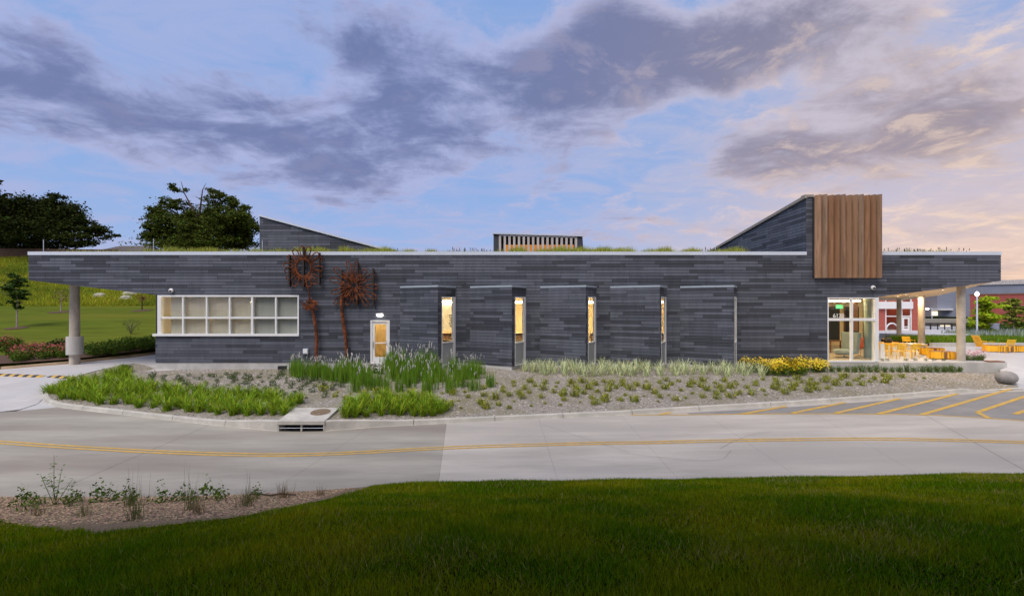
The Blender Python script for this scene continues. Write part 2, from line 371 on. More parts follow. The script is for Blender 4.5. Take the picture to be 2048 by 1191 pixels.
MT['fence_b'] = pm('black_fence_metal', (0.025, 0.022, 0.022), .5)
MT['fence_w'] = pm('fence_wood', (0.085, 0.05, 0.032), .9, var=.3, vscale=3, stretch=(6, 1, .5))
MT['housewall'] = pm('house_siding', (0.30, 0.27, 0.24), .8, var=.06)
MT['houseroof'] = pm('house_shingle', (0.10, 0.085, 0.08), .95, var=.2, vscale=2)
MT['boulder'] = pm('grey_stone_ball', (0.27, 0.255, 0.245), .75, var=.14, vscale=5, bump=.15, bscale=60)
MT['fabric_g'] = pm('grey_teal_fabric', (0.30, 0.36, 0.36), .9, var=.06)
MT['fabric_t'] = pm('teal_column', (0.30, 0.36, 0.33), .8, var=.06)
MT['redseat'] = pm('rust_red_seat', (0.42, 0.085, 0.045), .5)
MT['brownwood'] = pm('brown_wood', (0.22, 0.10, 0.05), .6, var=.1)
MT['iron'] = pm('cast_iron', (0.20, 0.145, 0.09), .8, .3, var=.2, vscale=10)
MT['lamp_warm'] = emit('warm_lamp', (1.0, 0.77, 0.45), 50.0)
MT['lamp_down'] = emit('downlight', (1.0, 0.80, 0.50), 30.0)
MT['lamp_white'] = emit('white_lamp', (1.0, 0.93, 0.82), 14.0)
MT['lamp_head'] = emit('street_lamp_glow', (1.0, 0.97, 0.92), 10.0)
MT['exit'] = emit('exit_sign_green', (0.12, 1.0, 0.30), 1.6)
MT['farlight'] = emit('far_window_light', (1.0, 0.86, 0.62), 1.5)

# ================================================================== GROUND SURFACES
rng = random.Random(11)
def zroad(x, y):
    r = -1.15+0.022*max(0.0, x-4)
    t = sm(-13, -18, x)*sm(19.5, 26.5, y)
    return r*(1-t)+(-0.33+0.035*max(0.0, y-26))*t
# near edge of the road (where the front lawn begins), gutter line on the far side
NEAR = [march(*p, zroad) for p in [(0, 1003), (160, 1004), (330, 1003), (500, 998), (640, 990), (740, 982), (830, 975), (1000, 971), (1200, 969), (1500, 964), (1800, 960), (2048, 957)]]
NEAR = [Vector((-45, NEAR[0].y+1.2, 0)), Vector((-22, NEAR[0].y+.3, 0))]+NEAR+[Vector((24, NEAR[-1].y+.05, 0)), Vector((60, NEAR[-1].y+.6, 0))]
NEAR_T = [(p.x, p.y) for p in NEAR]
def ynear(x): return interp(NEAR_T, x)
GUT_PX = [(266, 731), (222, 739), (165, 752), (118, 768), (92, 783), (84, 797), (96, 809), (130, 816), (200, 824), (290, 834), (400, 847), (500, 857),
          (556, 862), (602, 863), (648, 862), (760, 853), (893, 846), (1100, 836.5), (1300, 826), (1600, 809), (1800, 795), (1950, 783), (2048, 776)]
GUT = [march(*p, zroad) for p in GUT_PX]
def resample(pts, step):
    out = [pts[0].copy()]; acc = 0.0
    for a, b in zip(pts[:-1], pts[1:]):
        n = max(1, int(round((b-a).length/step)))
        for k in range(1, n+1): out.append(a.lerp(b, k/n))
    return out
def smooth_path(pts, it=2):
    for _ in range(it):
        q = [pts[0]]
        for a, b in zip(pts[:-1], pts[1:]): q += [a.lerp(b, .25), a.lerp(b, .75)]
        q.append(pts[-1]); pts = q
    return pts
GP = resample(smooth_path(GUT, 2), 0.35)
for p in GP: p.z = zroad(p.x, p.y)
FAR_T = sorted([(p.x, p.y) for p in GP if p.y < 21 and not (p.x < -19 and p.y > 20.0)])
LFAR = [march(0, 827, zroad), march(50, 819, zroad), march(96, 811, zroad)]
FAR_T = [(-60, LFAR[0].y+2.0), (LFAR[0].x, LFAR[0].y), (LFAR[1].x, LFAR[1].y)]+[q for q in FAR_T if q[0] > LFAR[1].x+.4]
FAR_T += [(28, FAR_T[-1][1]+.5), (60, FAR_T[-1][1]+1.5)]
def yfar(x): return interp(FAR_T, x)

SURF_V, SURF_F = [], []                # everything one can stand on, for placing things
def surf(me):
    b = len(SURF_V); SURF_V.extend([v.co.copy() for v in me.vertices]); SURF_F.extend([[i+b for i in p.vertices] for p in me.polygons])

# far ground sheet under everything
gb = MB(); gb.quad((-3000, -600, -2.2), (3000, -600, -2.2), (3000, 5000, -2.2), (-3000, 5000, -2.2))
tag(gb.obj('ground', MT['lawn_soil']), 'dark soil ground under the whole site', kind='structure')

# road: concrete slabs between the saw-cut joints
road = empty('road', (0, 14, -1.15)); tag(road, 'concrete road with saw-cut joints and a double yellow line', kind='structure')
def inv(o): o.matrix_parent_inverse = Matrix.Translation(-Vector(o.parent.location)); return o
def xjoint(far_px, near_px):
    a, b = march(*far_px, zroad), march(*near_px, zroad); return a, b
JO = [xjoint((420, 849), (60, 1003)), xjoint((740, 854), (520, 995)), xjoint((893, 846), (876, 972)), xjoint((1078, 838), (1118, 968)), xjoint((1240, 829), (1365, 966)),
      xjoint((1400, 820), (1610, 962)), xjoint((1600, 809), (1856, 959)), xjoint((1790, 796), (2080, 957))]
def jx(j, y):
    a, b = j; t = (y-a.y)/(b.y-a.y); return a.x+(b.x-a.x)*t
class End:
    def __init__(s, x): s.x = x
def jpos(j, v):          # v 0 at far edge, 1 near edge -> point on joint line
    if isinstance(j, End): x = j.x; return (x, lerp(yfar(x), ynear(x), v))
    y = lerp(j[0].y, j[1].y, v)
    for _ in range(6):
        x = jx(j, y); y = lerp(yfar(x), ynear(x), v)
    return (jx(j, y), y)
cols = [End(-44), End(-30), End(-21)]+JO+[End(29), End(42)]
for i in range(len(cols)-1):
    nu, nv = 12, 16; vs = []
    for v in range(nv+1):
        a, b = jpos(cols[i], v/nv), jpos(cols[i+1], v/nv)
        for u in range(nu+1):
            t = lerp(0.0008, 0.9992, u/nu); x = lerp(a[0], b[0], t); y = lerp(a[1], b[1], t)
            y = lerp(yfar(x), ynear(x), v/nv)
            vs.append((x, y, zroad(x, y)))
    n0 = nu+1; q = [(r*n0+c, (r+1)*n0+c, (r+1)*n0+c+1, r*n0+c+1) for r in range(nv) for c in range(nu)]
    me = np_mesh('slab', vs, q, MT['roadL'] if i < 5 else MT['roadR'], True); surf(me)
    o = link('slab', me, road); inv(o)
vs = []; xs = np.linspace(-44, 42, 90)
for v in range(9):
    for x in xs: y = lerp(yfar(x)+.2, ynear(x)-.3, v/8); vs.append((x, y, zroad(x, y)-.012))
q = [(r*90+c, (r+1)*90+c, (r+1)*90+c+1, r*90+c+1) for r in range(8) for c in range(89)]
inv(link('joint_filler', np_mesh('joint_filler', vs, q, MT['roadbase'], True), road))

# back kerb of the drive and the hillside left of the building
BK = [Vector((-62, 22.5, 0)), Vector((-38, 23.4, 0)), Vector((-31, 23.9, 0))]+[march(*p, zroad) for p in [(0, 739), (70, 733), (145, 727), (225, 718), (311, 709)]]
BK += [Vector((BK[-1].x+.6, BK[-1].y+7, 0)), Vector((BK[-1].x+.8, BK[-1].y+22, 0))]
BK = resample(smooth_path(BK, 2), .5)
def bk_sd(x, y):          # signed distance to the kerb: positive on the hill side
    best = 1e9; sg = 1
    for a, b in zip(BK[:-1], BK[1:]):
        dx, dy = b.x-a.x, b.y-a.y; t = max(0, min(1, ((x-a.x)*dx+(y-a.y)*dy)/(dx*dx+dy*dy)))
        ex, ey = x-a.x-t*dx, y-a.y-t*dy; dd = math.hypot(ex, ey)
        if dd < best: best = dd; sg = 1 if dx*ey-dy*ex > 0 else -1
    return best*sg
HILL = [(20, -.45), (24, -.25), (28, -.08), (31, .12), (36, .55), (46, 1.75), (57, 3.05), (70, 6.6), (90, 12.2), (100, 13.4), (140, 14), (420, 15)]
def zhill(x, y):
    return interp(HILL, y)+0.25*math.sin(x*.05+1)*sm(40, 60, y)
hx = np.concatenate([np.linspace(-260, -62, 22), np.linspace(-60, -17, 87), np.linspace(-15, 12, 12)])
hy = np.concatenate([np.linspace(20, 40, 41), np.linspace(41, 100, 40), np.linspace(106, 420, 20)])
vs = []
for yy in hy:
    for xx in hx:
        if yy < 48 and -62 <= xx: s_ = bk_sd(xx, yy)
        else: s_ = 5 if xx < -18 else -5
        t = sm(-.05, .5, s_)
        base = zroad(xx, yy)-.12 if yy < 60 else -1.0
        if xx > -17: t *= sm(48, 60, yy)
        vs.append((xx, yy, lerp(base, zhill(xx, yy)+.05, t)))
nx = len(hx); q = [(r*nx+c, r*nx+c+1, (r+1)*nx+c+1, (r+1)*nx+c) for r in range(len(hy)-1) for c in range(nx-1)]
me = np_mesh('hillside', vs, q, MT['hill'], True); surf(me)
tag(link('hillside', me), 'mown grass hillside rising behind the drive', kind='structure')
# drive
vs = []; nu, nv = 60, 30; nbk = len(BK)
DRB = [p for p in BK if p.y < 40]
rt = [Vector((x, yfar(x), 0)) for x in np.linspace(-60, LFAR[2].x-.3, 26)]+[p.copy() for p in reversed(GP[:[i for i, p in enumerate(GP) if p.y < 20.6 and p.x < -18][0]+1])]+[Vector((-18.78, 25.6, 0)), Vector((-18.78, 39.5, 0))]
def arcs(pts, n):
    d = [0]
    for a, b in zip(pts[:-1], pts[1:]): d.append(d[-1]+math.hypot(b.x-a.x, b.y-a.y))
    ts = np.linspace(0, d[-1], n+1)
    return list(zip(np.interp(ts, d, [p.x for p in pts]), np.interp(ts, d, [p.y for p in pts])))
A_, B_ = arcs(rt, nu), arcs(DRB, nu)
for u in range(nu+1):
    for v in range(nv+1):
        x = lerp(A_[u][0], B_[u][0], v/nv); y = lerp(A_[u][1], B_[u][1], v/nv); vs.append((x, y, zroad(x, y)+.004))
q = [(u*(nv+1)+v, u*(nv+1)+v+1, (u+1)*(nv+1)+v+1, (u+1)*(nv+1)+v) for u in range(nu) for v in range(nv)]
me = np_mesh('driveway', vs, q, MT['drive'], True); surf(me)
tag(link('driveway', me), 'pale concrete driveway running under the canopy', kind='structure')

# kerbs: swept section cut into lengths with open joints
def kerb(name, path, mat, seg, h=.15, w=.16, side=1, label='', hfun=None):
    root = empty(name, (path[0].x, path[0].y, path[0].z)); tag(root, label, kind='structure')
    tops = []
    nrm = []
    for i, p in enumerate(path):
        t = (path[min(i+1, len(path)-1)]-path[max(i-1, 0)]); t.z = 0; t.normalize(); nrm.append(Vector((-t.y, t.x, 0))*side)
    i = 0; step = max(1, int(seg/.35))
    while i < len(path)-1:
        j = min(i+step, len(path)-1); idx = list(range(i, j+1)); m = MB(); vs = []; n = 7
        for k in idx:
            p = path[k].copy(); nn = nrm[k]
            if k == idx[0] and k > 0: p = path[k].lerp(path[k+1], .035)
            if k == idx[-1] and k < len(path)-1: p = path[k].lerp(path[k-1], .035)
            hh = h if hfun is None else h*hfun(k/len(path), p)
            zb = zroad(p.x, p.y)
            for off, dz in ((-.02, -.25), (-.02, .006), (0.005, .012), (.035, hh-.02), (.06, hh), (w, hh+.004), (w, -.25)):
                vs.append(tuple(p+nn*off+Vector((0, 0, zb-p.z+dz))))
        fs = [(a*n+b, a*n+b+1, (a+1)*n+b+1, (a+1)*n+b) for a in range(len(idx)-1) for b in range(n-1)]
        fs += [tuple(range(n)), tuple((len(idx)-1)*n+b for b in range(n-1, -1, -1))]
        m.add(vs, fs); o = m.obj('kerb_stone', mat, root); inv(o); i = j
    for k, p in enumerate(path):
        hh = h if hfun is None else h*hfun(k/len(path), p)
        tops.append(p+nrm[k]*w+Vector((0, 0, zroad(p.x, p.y)-p.z+hh)))
    return tops
inlet = (march(556, 862, zroad).x, march(648, 862, zroad).x)
def hi_(p): return 1+1.15*math.exp(-((p.x-(inlet[0] if p.x < inlet[0] else inlet[1]))/1.7)**2)
def hk(t, p): return hi_(p) if p.x < 19.6 else lerp(1.0, .12, sm(19.6, 20.6, p.x))
gl = [p for p in GP if p.x <= inlet[0]-.1]+[march(555, 862, zroad)]; gr = [march(649, 862, zroad)]+[p for p in GP if p.x >= inlet[1]+.1]
KT = kerb('kerb', gl, MT['kerb'], 3.0, side=1, label='concrete kerb round the nose of the planting bed', hfun=lambda t, p: hi_(p))
KT2 = kerb('kerb', gr, MT['kerb'], 3.0, side=1, label='concrete kerb along the long front of the planting bed', hfun=hk)
kerb('kerb', [p for p in BK if p.y < 34], MT['kerb_tan'], 3.0, side=1, h=.13, label='tan kerb along the back of the driveway')
KT = KT+KT2

# planting bed in front of the building: ruled between kerb and wall
ZB = [(-18.8, -.43), (-9, -.36), (-6, -.2), (12, -.22), (17, -.36), (26, -.6)]
nb_ = len(KT); vs = []; nv = 26
for i, k in enumerate(KT):
    if k.y > 19.2 and k.x < -14: bx, by = -18.75, 25.32
    else: bx = None
    if bx is None:
        x0 = -13.5; bx = lerp(-18.75, 26.05, max(0, min(1, (k.x-(-15.5))/(22.3+15.5)))); by = 25.32
    for v in range(nv+1):
        t = v/nv; x = lerp(k.x, bx, t); y = lerp(k.y, by, t); zb = interp(ZB, x)
        z = lerp(k.z-.03, zb, t)+.10*math.sin(math.pi*t)*sm(19, 15, k.x)+.025*math.sin(x*2.3+y*1.7)*math.sin(math.pi*t)
        vs.append((x, y, z))
q = [(i*(nv+1)+v, (i+1)*(nv+1)+v, (i+1)*(nv+1)+v+1, i*(nv+1)+v+1) for i in range(nb_-1) for v in range(nv)]
me = np_mesh('planting_bed', vs, q, MT['gravel'], True); surf(me)
bed = tag(link('planting_bed', me), 'grey gravel planting bed between kerb and building', kind='structure')
BEDV, BEDQ = np.array(vs), np.array(q)

# front lawn berm
def zlawn(x, y):
    s_ = ynear(x)-y
    return zroad(x, ynear(x))+.10+0.262*s_-0.002*max(0, s_-6)**2+.03*math.sin(x*.8+y*.6)*sm(0, 2, s_)
xs = np.linspace(-32, 34, 120); vs = []
for r in range(61):
    for x in xs:
        s_ = (r/60)**1.4*24-.12; y = ynear(x)-s_
        vs.append((x, y, zlawn(x, y) if s_ > 0 else zroad(x, y)-.05))
q = [(r*120+c, (r+1)*120+c, (r+1)*120+c+1, r*120+c+1) for r in range(60) for c in range(119)]
me = np_mesh('lawn', vs, q, MT['lawn_soil'], True); surf(me)
tag(link('lawn', me), 'sloping front lawn on this side of the road', kind='structure')

# patio and plaza on the right
pb = MB(); pb.box(19.3, 26.1, 25.62, 74, -.5, 0.0); me = pb.mesh('patio', MT['plaza']); surf(me)
tag(link('patio', me), 'pale concrete patio under the right canopy', kind='structure')
def zplaza(x, y): return -.74*(1-sm(21.0, 28.5, y))
vs = []; yy_ = np.concatenate([np.linspace(21.2, 30, 24), np.linspace(31, 74, 12)])
for y in yy_:
    x0 = interp([(21.2, 22.9), (25.3, 26.12), (74, 26.12)], y)
    for u in range(21): x = lerp(x0-(.5 if y < 25.4 else 0), 95, (u/20)**2); vs.append((x, y, zplaza(x, y)-(.06 if u == 0 else .004)))
q = [(r*21+c, r*21+c+1, (r+1)*21+c+1, (r+1)*21+c) for r in range(len(yy_)-1) for c in range(20)]
me = np_mesh('plaza', vs, q, MT['plaza'], True); surf(me)
tag(link('plaza', me), 'pale concrete plaza ramping down to the road', kind='structure')

BVH = BVHTree.FromPolygons(SURF_V, SURF_F)
def hit(px, py):
    d = Vector(((px-CX)/F, 1, (HY-py)/F)).normalized(); h = BVH.ray_cast(Vector((0, 0, CZ)), d, 400)
    return h[0]
def down(x, y, z=30.0):
    h = BVH.ray_cast(Vector((x, y, z)), Vector((0, 0, -1)), 80); return h[0].z if h[0] else 0.0

vs = []; xs = np.concatenate([np.linspace(-60, -12, 60), np.linspace(16, 34, 30)]); nx = len(xs)
for v in range(15):
    for x in xs: y = lerp(yfar(x)-.4, 27.0, v/14); vs.append((x, y, zroad(x, y)-.012))
q = [(r*nx+c, r*nx+c+1, (r+1)*nx+c+1, (r+1)*nx+c) for r in range(14) for c in range(nx-1) if c != 59]
inv(link('apron', np_mesh('apron', vs, q, MT['drive'], True), road))
# painted lines
def ribbon(name, pts, w, mat, parent=None, dz=.007, step=.35, label=None):
    pts = resample(pts, step); m = MB(); vs = []
    for i, p in enumerate(pts):
        t = pts[min(i+1, len(pts)-1)]-pts[max(i-1, 0)]; t.z = 0; t.normalize(); n = Vector((-t.y, t.x, 0))*w/2
        for q_ in (p-n, p+n): vs.append((q_.x, q_.y, zroad(q_.x, q_.y)+dz))
    m.add(vs, [(2*i, 2*i+2, 2*i+3, 2*i+1) for i in range(len(pts)-1)])
    o = m.obj(name, mat, parent)
    if parent: inv(o)
    return o
YL = [(-60, 879), (0, 884), (100, 891), (200, 897), (300, 902.5), (430, 907.5), (560, 910), (700, 906), (880, 895), (1050, 889.5), (1250, 884.5), (1500, 879.5), (1700, 877), (1800, 877.5), (1920, 880), (2048, 884), (2120, 887)]
yl = smooth_path([march(*p, zroad) for p in YL], 2)
for sgn in (-1, 1):
    pts = []
    for i, p in enumerate(yl):
        t = yl[min(i+1, len(yl)-1)]-yl[max(i-1, 0)]; t.z = 0; t.normalize(); pts.append(p+Vector((-t.y, t.x, 0))*.10*sgn)
    ribbon('painted_line', pts, .095, MT['paint'], road)
# hatched no-parking area
LN = [(1262, 829.5), (1385, 829), (1550, 827), (1700, 827), (1850, 829), (1950, 834), (2048, 841), (2110, 845)]
ln = smooth_path([march(*p, zroad) for p in LN], 1)
vs = []; cnt = 0
xs = np.linspace(march(1380, 829, zroad).x, 27, 60); lnT = [(p.x, p.y) for p in ln]
for x in xs:
    for v in range(7): y = lerp(interp(lnT, x), yfar(x)-.28, v/6); vs.append((x, y, zroad(x, y)+.003))
q = [(i*7+v, (i+1)*7+v, (i+1)*7+v+1, i*7+v+1) for i in range(59) for v in range(6)]
inv(link('hatched_area', np_mesh('hatched_area', vs, q, MT['hatch'], True), road))
ribbon('painted_line', ln, .10, MT['paint'], road)
for a, b in [((1318, 829), (1342, 824.5)), ((1484, 828), (1572, 812)), ((1584, 826), (1690, 804.5)), ((1671, 826), (1800, 796.5)), ((1757, 827.5), (1915, 787)),
             ((1843, 829), (2022, 777.5)), ((1955, 824), (2075, 784)), ((2030, 828), (2110, 800))]:
    ribbon('painted_stripe', [march(*a, zroad), march(*b, zroad)], .17, MT['paint'], road, dz=.011)
ribbon('painted_stripe', [march(1955, 824.5, zroad), march(1978, 836, zroad)], .17, MT['paint'], road, dz=.0115)
for pts in ([(1440, 897), (1470, 880), (1510, 867), (1545, 863)], [(1085, 848), (1180, 880), (1260, 905)], [(1240, 905), (1440, 927), (1462, 900)]):
    ribbon('surface_crack', smooth_path([march(*p, zroad) for p in pts], 2), .010, MT['crack'], road, dz=.009)

# storm drain inlet in the kerb
a, b = march(556, 862, zroad), march(648, 862, zroad); u = (b-a); u.z = 0; wid = u.length; u.normalize(); n = Vector((-u.y, u.x, 0)); z0 = zroad(a.x, a.y)
inl = empty('storm_drain', ((a+b)/2+Vector((0, 0, z0-a.z)))); tag(inl, 'concrete kerb inlet storm drain with dark barred throat', 'storm drain')
def ob(m, s0, s1, d0, d1, zz0, zz1): m.obox(a+u*(s0+s1)/2+n*(d0+d1)/2+Vector((0, 0, z0-a.z+(zz0+zz1)/2)), u, n, (0, 0, 1), (s1-s0)/2, (d1-d0)/2, (zz1-zz0)/2)
TILT = .16
def sp(s0, d, zz): return tuple(a+u*s0+n*d+Vector((0, 0, z0-a.z+zz+TILT*max(0, d)/1.3)))
m = MB(); m.add([sp(-.02, -.02, .22), sp(wid+.02, -.02, .22), sp(wid+.02, 1.3, .1), sp(-.02, 1.3, .1), sp(-.02, -.02, .335), sp(wid+.02, -.02, .335), sp(wid+.02, 1.3, .335), sp(-.02, 1.3, .335)], [(0,3,2,1),(4,5,6,7),(0,1,5,4),(1,2,6,5),(2,3,7,6),(3,0,4,7)]); inv(m.obj('top_slab', MT['kerb'], inl))
m = MB(); ob(m, -.02, .03, .0, .5, -.3, .219); inv(m.obj('side_wall', MT['kerb'], inl))
m = MB(); ob(m, wid-.03, wid+.02, .0, .5, -.3, .219); inv(m.obj('side_wall', MT['kerb'], inl))
m = MB(); ob(m, .03, wid-.03, .55, .6, -.3, .219); ob(m, .03, wid-.03, .05, .55, -.32, -.30); inv(m.obj('dark_throat', MT['backing'], inl))
m = MB(); ob(m, wid/2-.025, wid/2+.025, .02, .1, -.3, .219); inv(m.obj('centre_post', MT['kerb'], inl))
m = MB(); p0 = a+u*.03+n*.03+Vector((0, 0, z0-a.z+.10)); m.tube([p0, p0+u*(wid-.06)], .011, 8); inv(m.obj('guard_bar', MT['coping'], inl))
mc = Vector(sp(wid*.70, .85, .336)); m = MB(); m.lathe((0, 0, 0), [(0, .012), (.24, .012), (.25, .006), (.33, .006), (.335, -.01)], 28)
cv = m.obj('manhole_cover', MT['iron'], None, loc=tuple(mc), rot=(math.atan(TILT/1.3), 0, math.atan2(u.y, u.x))); tag(cv, 'round rusty manhole cover on the storm drain slab', 'manhole cover')

# speed bumps on the drive
BUMP_MAT = [MT['black'], MT['paint']]
for (pa, pb_), lab in (((-90, 746), (87, 752.5)), 'black and yellow rubber speed bump ending in the open drive'), (((100, 752), (165, 752)), 'black and yellow rubber speed bump reaching the daylilies'):
    a, b = hit(*pa) or march(*pa, zroad), hit(*pb_) or march(*pb_, zroad)
    a.z = zroad(a.x, a.y); b.z = zroad(b.x, b.y)
    r = empty('speed_bump', tuple((a+b)/2)); tag(r, lab, 'speed bump', 'speed bumps on the driveway')
    L_ = (b-a).length; k = max(3, int(L_/.25)); u = (b-a).normalized(); n = Vector((-u.y, u.x, 0))
    for i in range(k):
        m = MB(); s0, s1 = L_*i/k, L_*(i+1)/k-.004; prof = [(-.17, 0), (-.12, .035), (-.05, .058), (.05, .058), (.12, .035), (.17, 0)]
        vs = []
        for s_ in (s0, s1):
            f = 1.0
            if s_ in (0,) or i == k-1 and s_ == s1: f = .35
            for o_, h_ in prof:
                p = a+u*s_+n*o_; vs.append((p.x, p.y, zroad(p.x, p.y)+.005+h_*f))
        m.add(vs, [(j, j+1, 7+j, 6+j) for j in range(5)]+[tuple(range(5, -1, -1)), tuple(range(6, 12))])
        inv(m.obj('rubber_block' if i % 2 == 0 else 'yellow_block', BUMP_MAT[i % 2], r))

# ================================================================== THE LIBRARY BUILDING
B = empty('library_building', (0, D, -.05))
tag(B, 'long low library building clad in dark grey planks with planted roof', 'building')
def part(name, mb, mat, smooth=False):
    o = mb.obj(name, mat, B, smooth); return inv(o)
def sub(name, mb, mat, parent, smooth=False): return mb.obj(name, mat, parent, smooth)
def parti(name, me, loc): o = link(name, me, B); o.location = loc; return inv(o)

PIT, PL, GAP, TH = 0.157, 1.808, 0.018, 0.024
prng = random.Random(5)
LEFT_MB = MB()                     # planks beyond the 300 that show largest
FULL = []                          # (x, y, z, tone) of full planks of the front wall
def rect_sub(rects, h):
    out = []
    for (a, b, c, d) in rects:
        x0, x1, z0, z1 = h
        if x1 <= a or x0 >= b or z1 <= c or z0 >= d: out.append((a, b, c, d)); continue
        if x0 > a: out.append((a, x0, c, d))
        if x1 < b: out.append((x1, b, c, d))
        m0, m1 = max(a, x0), min(b, x1)
        if z0 > c: out.append((m0, m1, c, z0))
        if z1 < d: out.append((m0, m1, z1, d))
    return out
def plank_wall(O, U, u0, u1, z0, z1, holes=(), clips=(), main=False, pit=PIT):
    O = Vector((O[0], O[1], 0)); U = Vector((U[0], U[1], 0)).normalized(); Nn = Vector((U.y, -U.x, 0))
    r = 0; zt = z1
    while zt > z0+.02:
        zb = max(z0, zt-pit+GAP)
        u = u0-prng.choice([.1, .25, .38, .5, .62, .75, .88, 1.0])*PL
        while u < u1:
            tone = prng.choices([0, 1, 2], [.40, .36, .24])[0]
            a, b = max(u, u0), min(u+PL-GAP*.6, u1)
            u += PL
            if b-a < .02: continue
            rects = [(a, b, zb, zt)]
            for h in holes: rects = rect_sub(rects, h)
            for (c, d, e, f) in rects:
                if d-c < .015 or f-e < .015: continue
                poly = [(c, e), (d, e), (d, f), (c, f)]
                for cl in (() if main and e < 3.4 else clips):
                    if poly: poly = clip_poly(poly, *cl)
                if len(poly) < 3: continue
                full = main and len(poly) == 4 and abs(d-c-(PL-GAP*.6)) < .002 and abs(f-e-(pit-GAP)) < .002 and abs(poly[0][1]-poly[1][1]) < 1e-6 and poly[3][1]-poly[0][1] > pit-GAP-.002 and poly[1][0] == d and poly[2][0] == d and poly[0][0] == c
                if full: FULL.append((c, e, tone)); continue
                n = len(poly); vs = [O+U*p[0]+Vector((0, 0, p[1])) for p in poly]+[O+U*p[0]-Nn*TH+Vector((0, 0, p[1])) for p in poly]
                LEFT_MB.add(vs, [tuple(range(n))]+[(i, n+i, n+(i+1) % n, (i+1) % n) for i in range(n)], tone)
        zt -= pit
X0, X1 = fx(57), fx(2002); ZT = fz(510)
XL, XR = -18.77, fx(1757)
BAYS = [(-5.897+3.689*i, -2.975+3.70*i) for i in range(5)]
WIN = (fx(316), fx(598.5), fz(671.5), fz(590)); DOOR = (fx(741), fx(779.5), -1.0, fz(640)); ENT = (fx(1655), XR, -1.0, fz(594.5))
holes = [(X0-1, XL, -2, 3.49), (X0-1, WIN[1], WIN[2], WIN[3]), DOOR, ENT, (XR-.001, X1+1, -2, 3.41), (fx(1626), fx(1756), fz(554), 9)]
holes += [(a, b, -2, 4.0) for a, b in BAYS]
sl_l = (4.29-3.5)/(X0+18.6)                     # slope of the left fascia edge
cl_l = (-sl_l, 1.0, -(3.5-sl_l*(-18.6)))
sl_r = (4.25-3.41)/(X1-XR); cl_r = (-sl_r, 1.0, -(3.41-sl_r*XR))
plank_wall((0, D), (1, 0), X0, X1, -.05, ZT, holes, (cl_l, cl_r), main=True)
rnd = random.Random(3); FULL.sort(key=lambda q: -q[1])
stdp = []
for t in range(3):
    m = MB(); m.box(0, PL-GAP*.6, 0, TH, 0, PIT-GAP); stdp.append(m.mesh('plank', MT['plank'][t]))
for i, (u, z, t) in enumerate(FULL):
    if i < 300: parti('plank', stdp[t], (u, D, z))
    else: LEFT_MB.box(u, u+PL-GAP*.6, D, D+TH, z, z+PIT-GAP, t)

# structural wall behind the planks, with real openings
def cell_wall(m, x0, x1, z0, z1, hs, y0, y1):
    xs = sorted({x0, x1} | {min(max(v, x0), x1) for h in hs for v in h[:2]}); zs = sorted({z0, z1} | {min(max(v, z0), z1) for h in hs for v in h[2:]})
    solid = lambda i, j: 0 <= i < len(xs)-1 and 0 <= j < len(zs)-1 and not any(h[0] < (xs[i]+xs[i+1])/2 < h[1] and h[2] < (zs[j]+zs[j+1])/2 < h[3] for h in hs)
    for i in range(len(xs)-1):
        for j in range(len(zs)-1):
            if not solid(i, j): continue
            a, b, c, d = xs[i], xs[i+1], zs[j], zs[j+1]
            m.quad((a, y0, c), (b, y0, c), (b, y0, d), (a, y0, d)); m.quad((b, y1, c), (a, y1, c), (a, y1, d), (b, y1, d))
            if not solid(i-1, j): m.quad((a, y1, c), (a, y0, c), (a, y0, d), (a, y1, d))
            if not solid(i+1, j): m.quad((b, y0, c), (b, y1, c), (b, y1, d), (b, y0, d))
            if not solid(i, j-1): m.quad((a, y1, c), (b, y1, c), (b, y0, c), (a, y0, c))
            if not solid(i, j+1): m.quad((a, y0, d), (b, y0, d), (b, y1, d), (a, y1, d))
m = MB(); YB0, YB1 = D+TH+.002, D+.26
cell_wall(m, XL, XR, -.05, ZT-.02, [WIN, DOOR, ENT]+[(a+.10, b-.02, -2, 3.9) for a, b in BAYS], YB0, YB1)
m.xz([(X0+.005, 4.295), (-18.6, 3.505), (XL, 3.505), (XL, ZT-.02), (X0+.005, ZT-.02)], YB0, YB1)
m.xz([(XR, 3.42), (X1-.005, 4.26), (X1-.005, ZT-.02), (XR, ZT-.02)], YB0, YB1)
part('front_wall', m, MT['backing'])
m = MB(); m.box(XL, XL+.2, YB1+.003, 40, -.5, 1.36); m.box(XL, XL+.2, YB1+.003, 40, 3.5, 5.5); m.box(XL, XL+.2, 31.1, 40, 1.362, 3.498); part('side_wall', m, MT['backing'])
m = MB(); m.box(XL, 19.2, 40.0, 40.25, -.5, 5.5); part('back_wall', m, MT['backing'])
m = MB(); m.box(XL+.01, fx(741)-.05, D+.03, YB1, -1.3, -.056); m.box(fx(779.5)+.05, XR-2.72, D+.03, YB1, -1.3, -.056)
part('plinth', m, MT['plinth'])

# copings
m = MB(); m.box(X0-.015, fx(1613), D-.03, D+.45, ZT+.004, fz(503)); part('coping', m, MT['coping'])
m = MB(); m.box(fx(1757.5), X1+.015, D-.03, D+.45, ZT+.004, fz(503)); part('coping', m, MT['coping'])

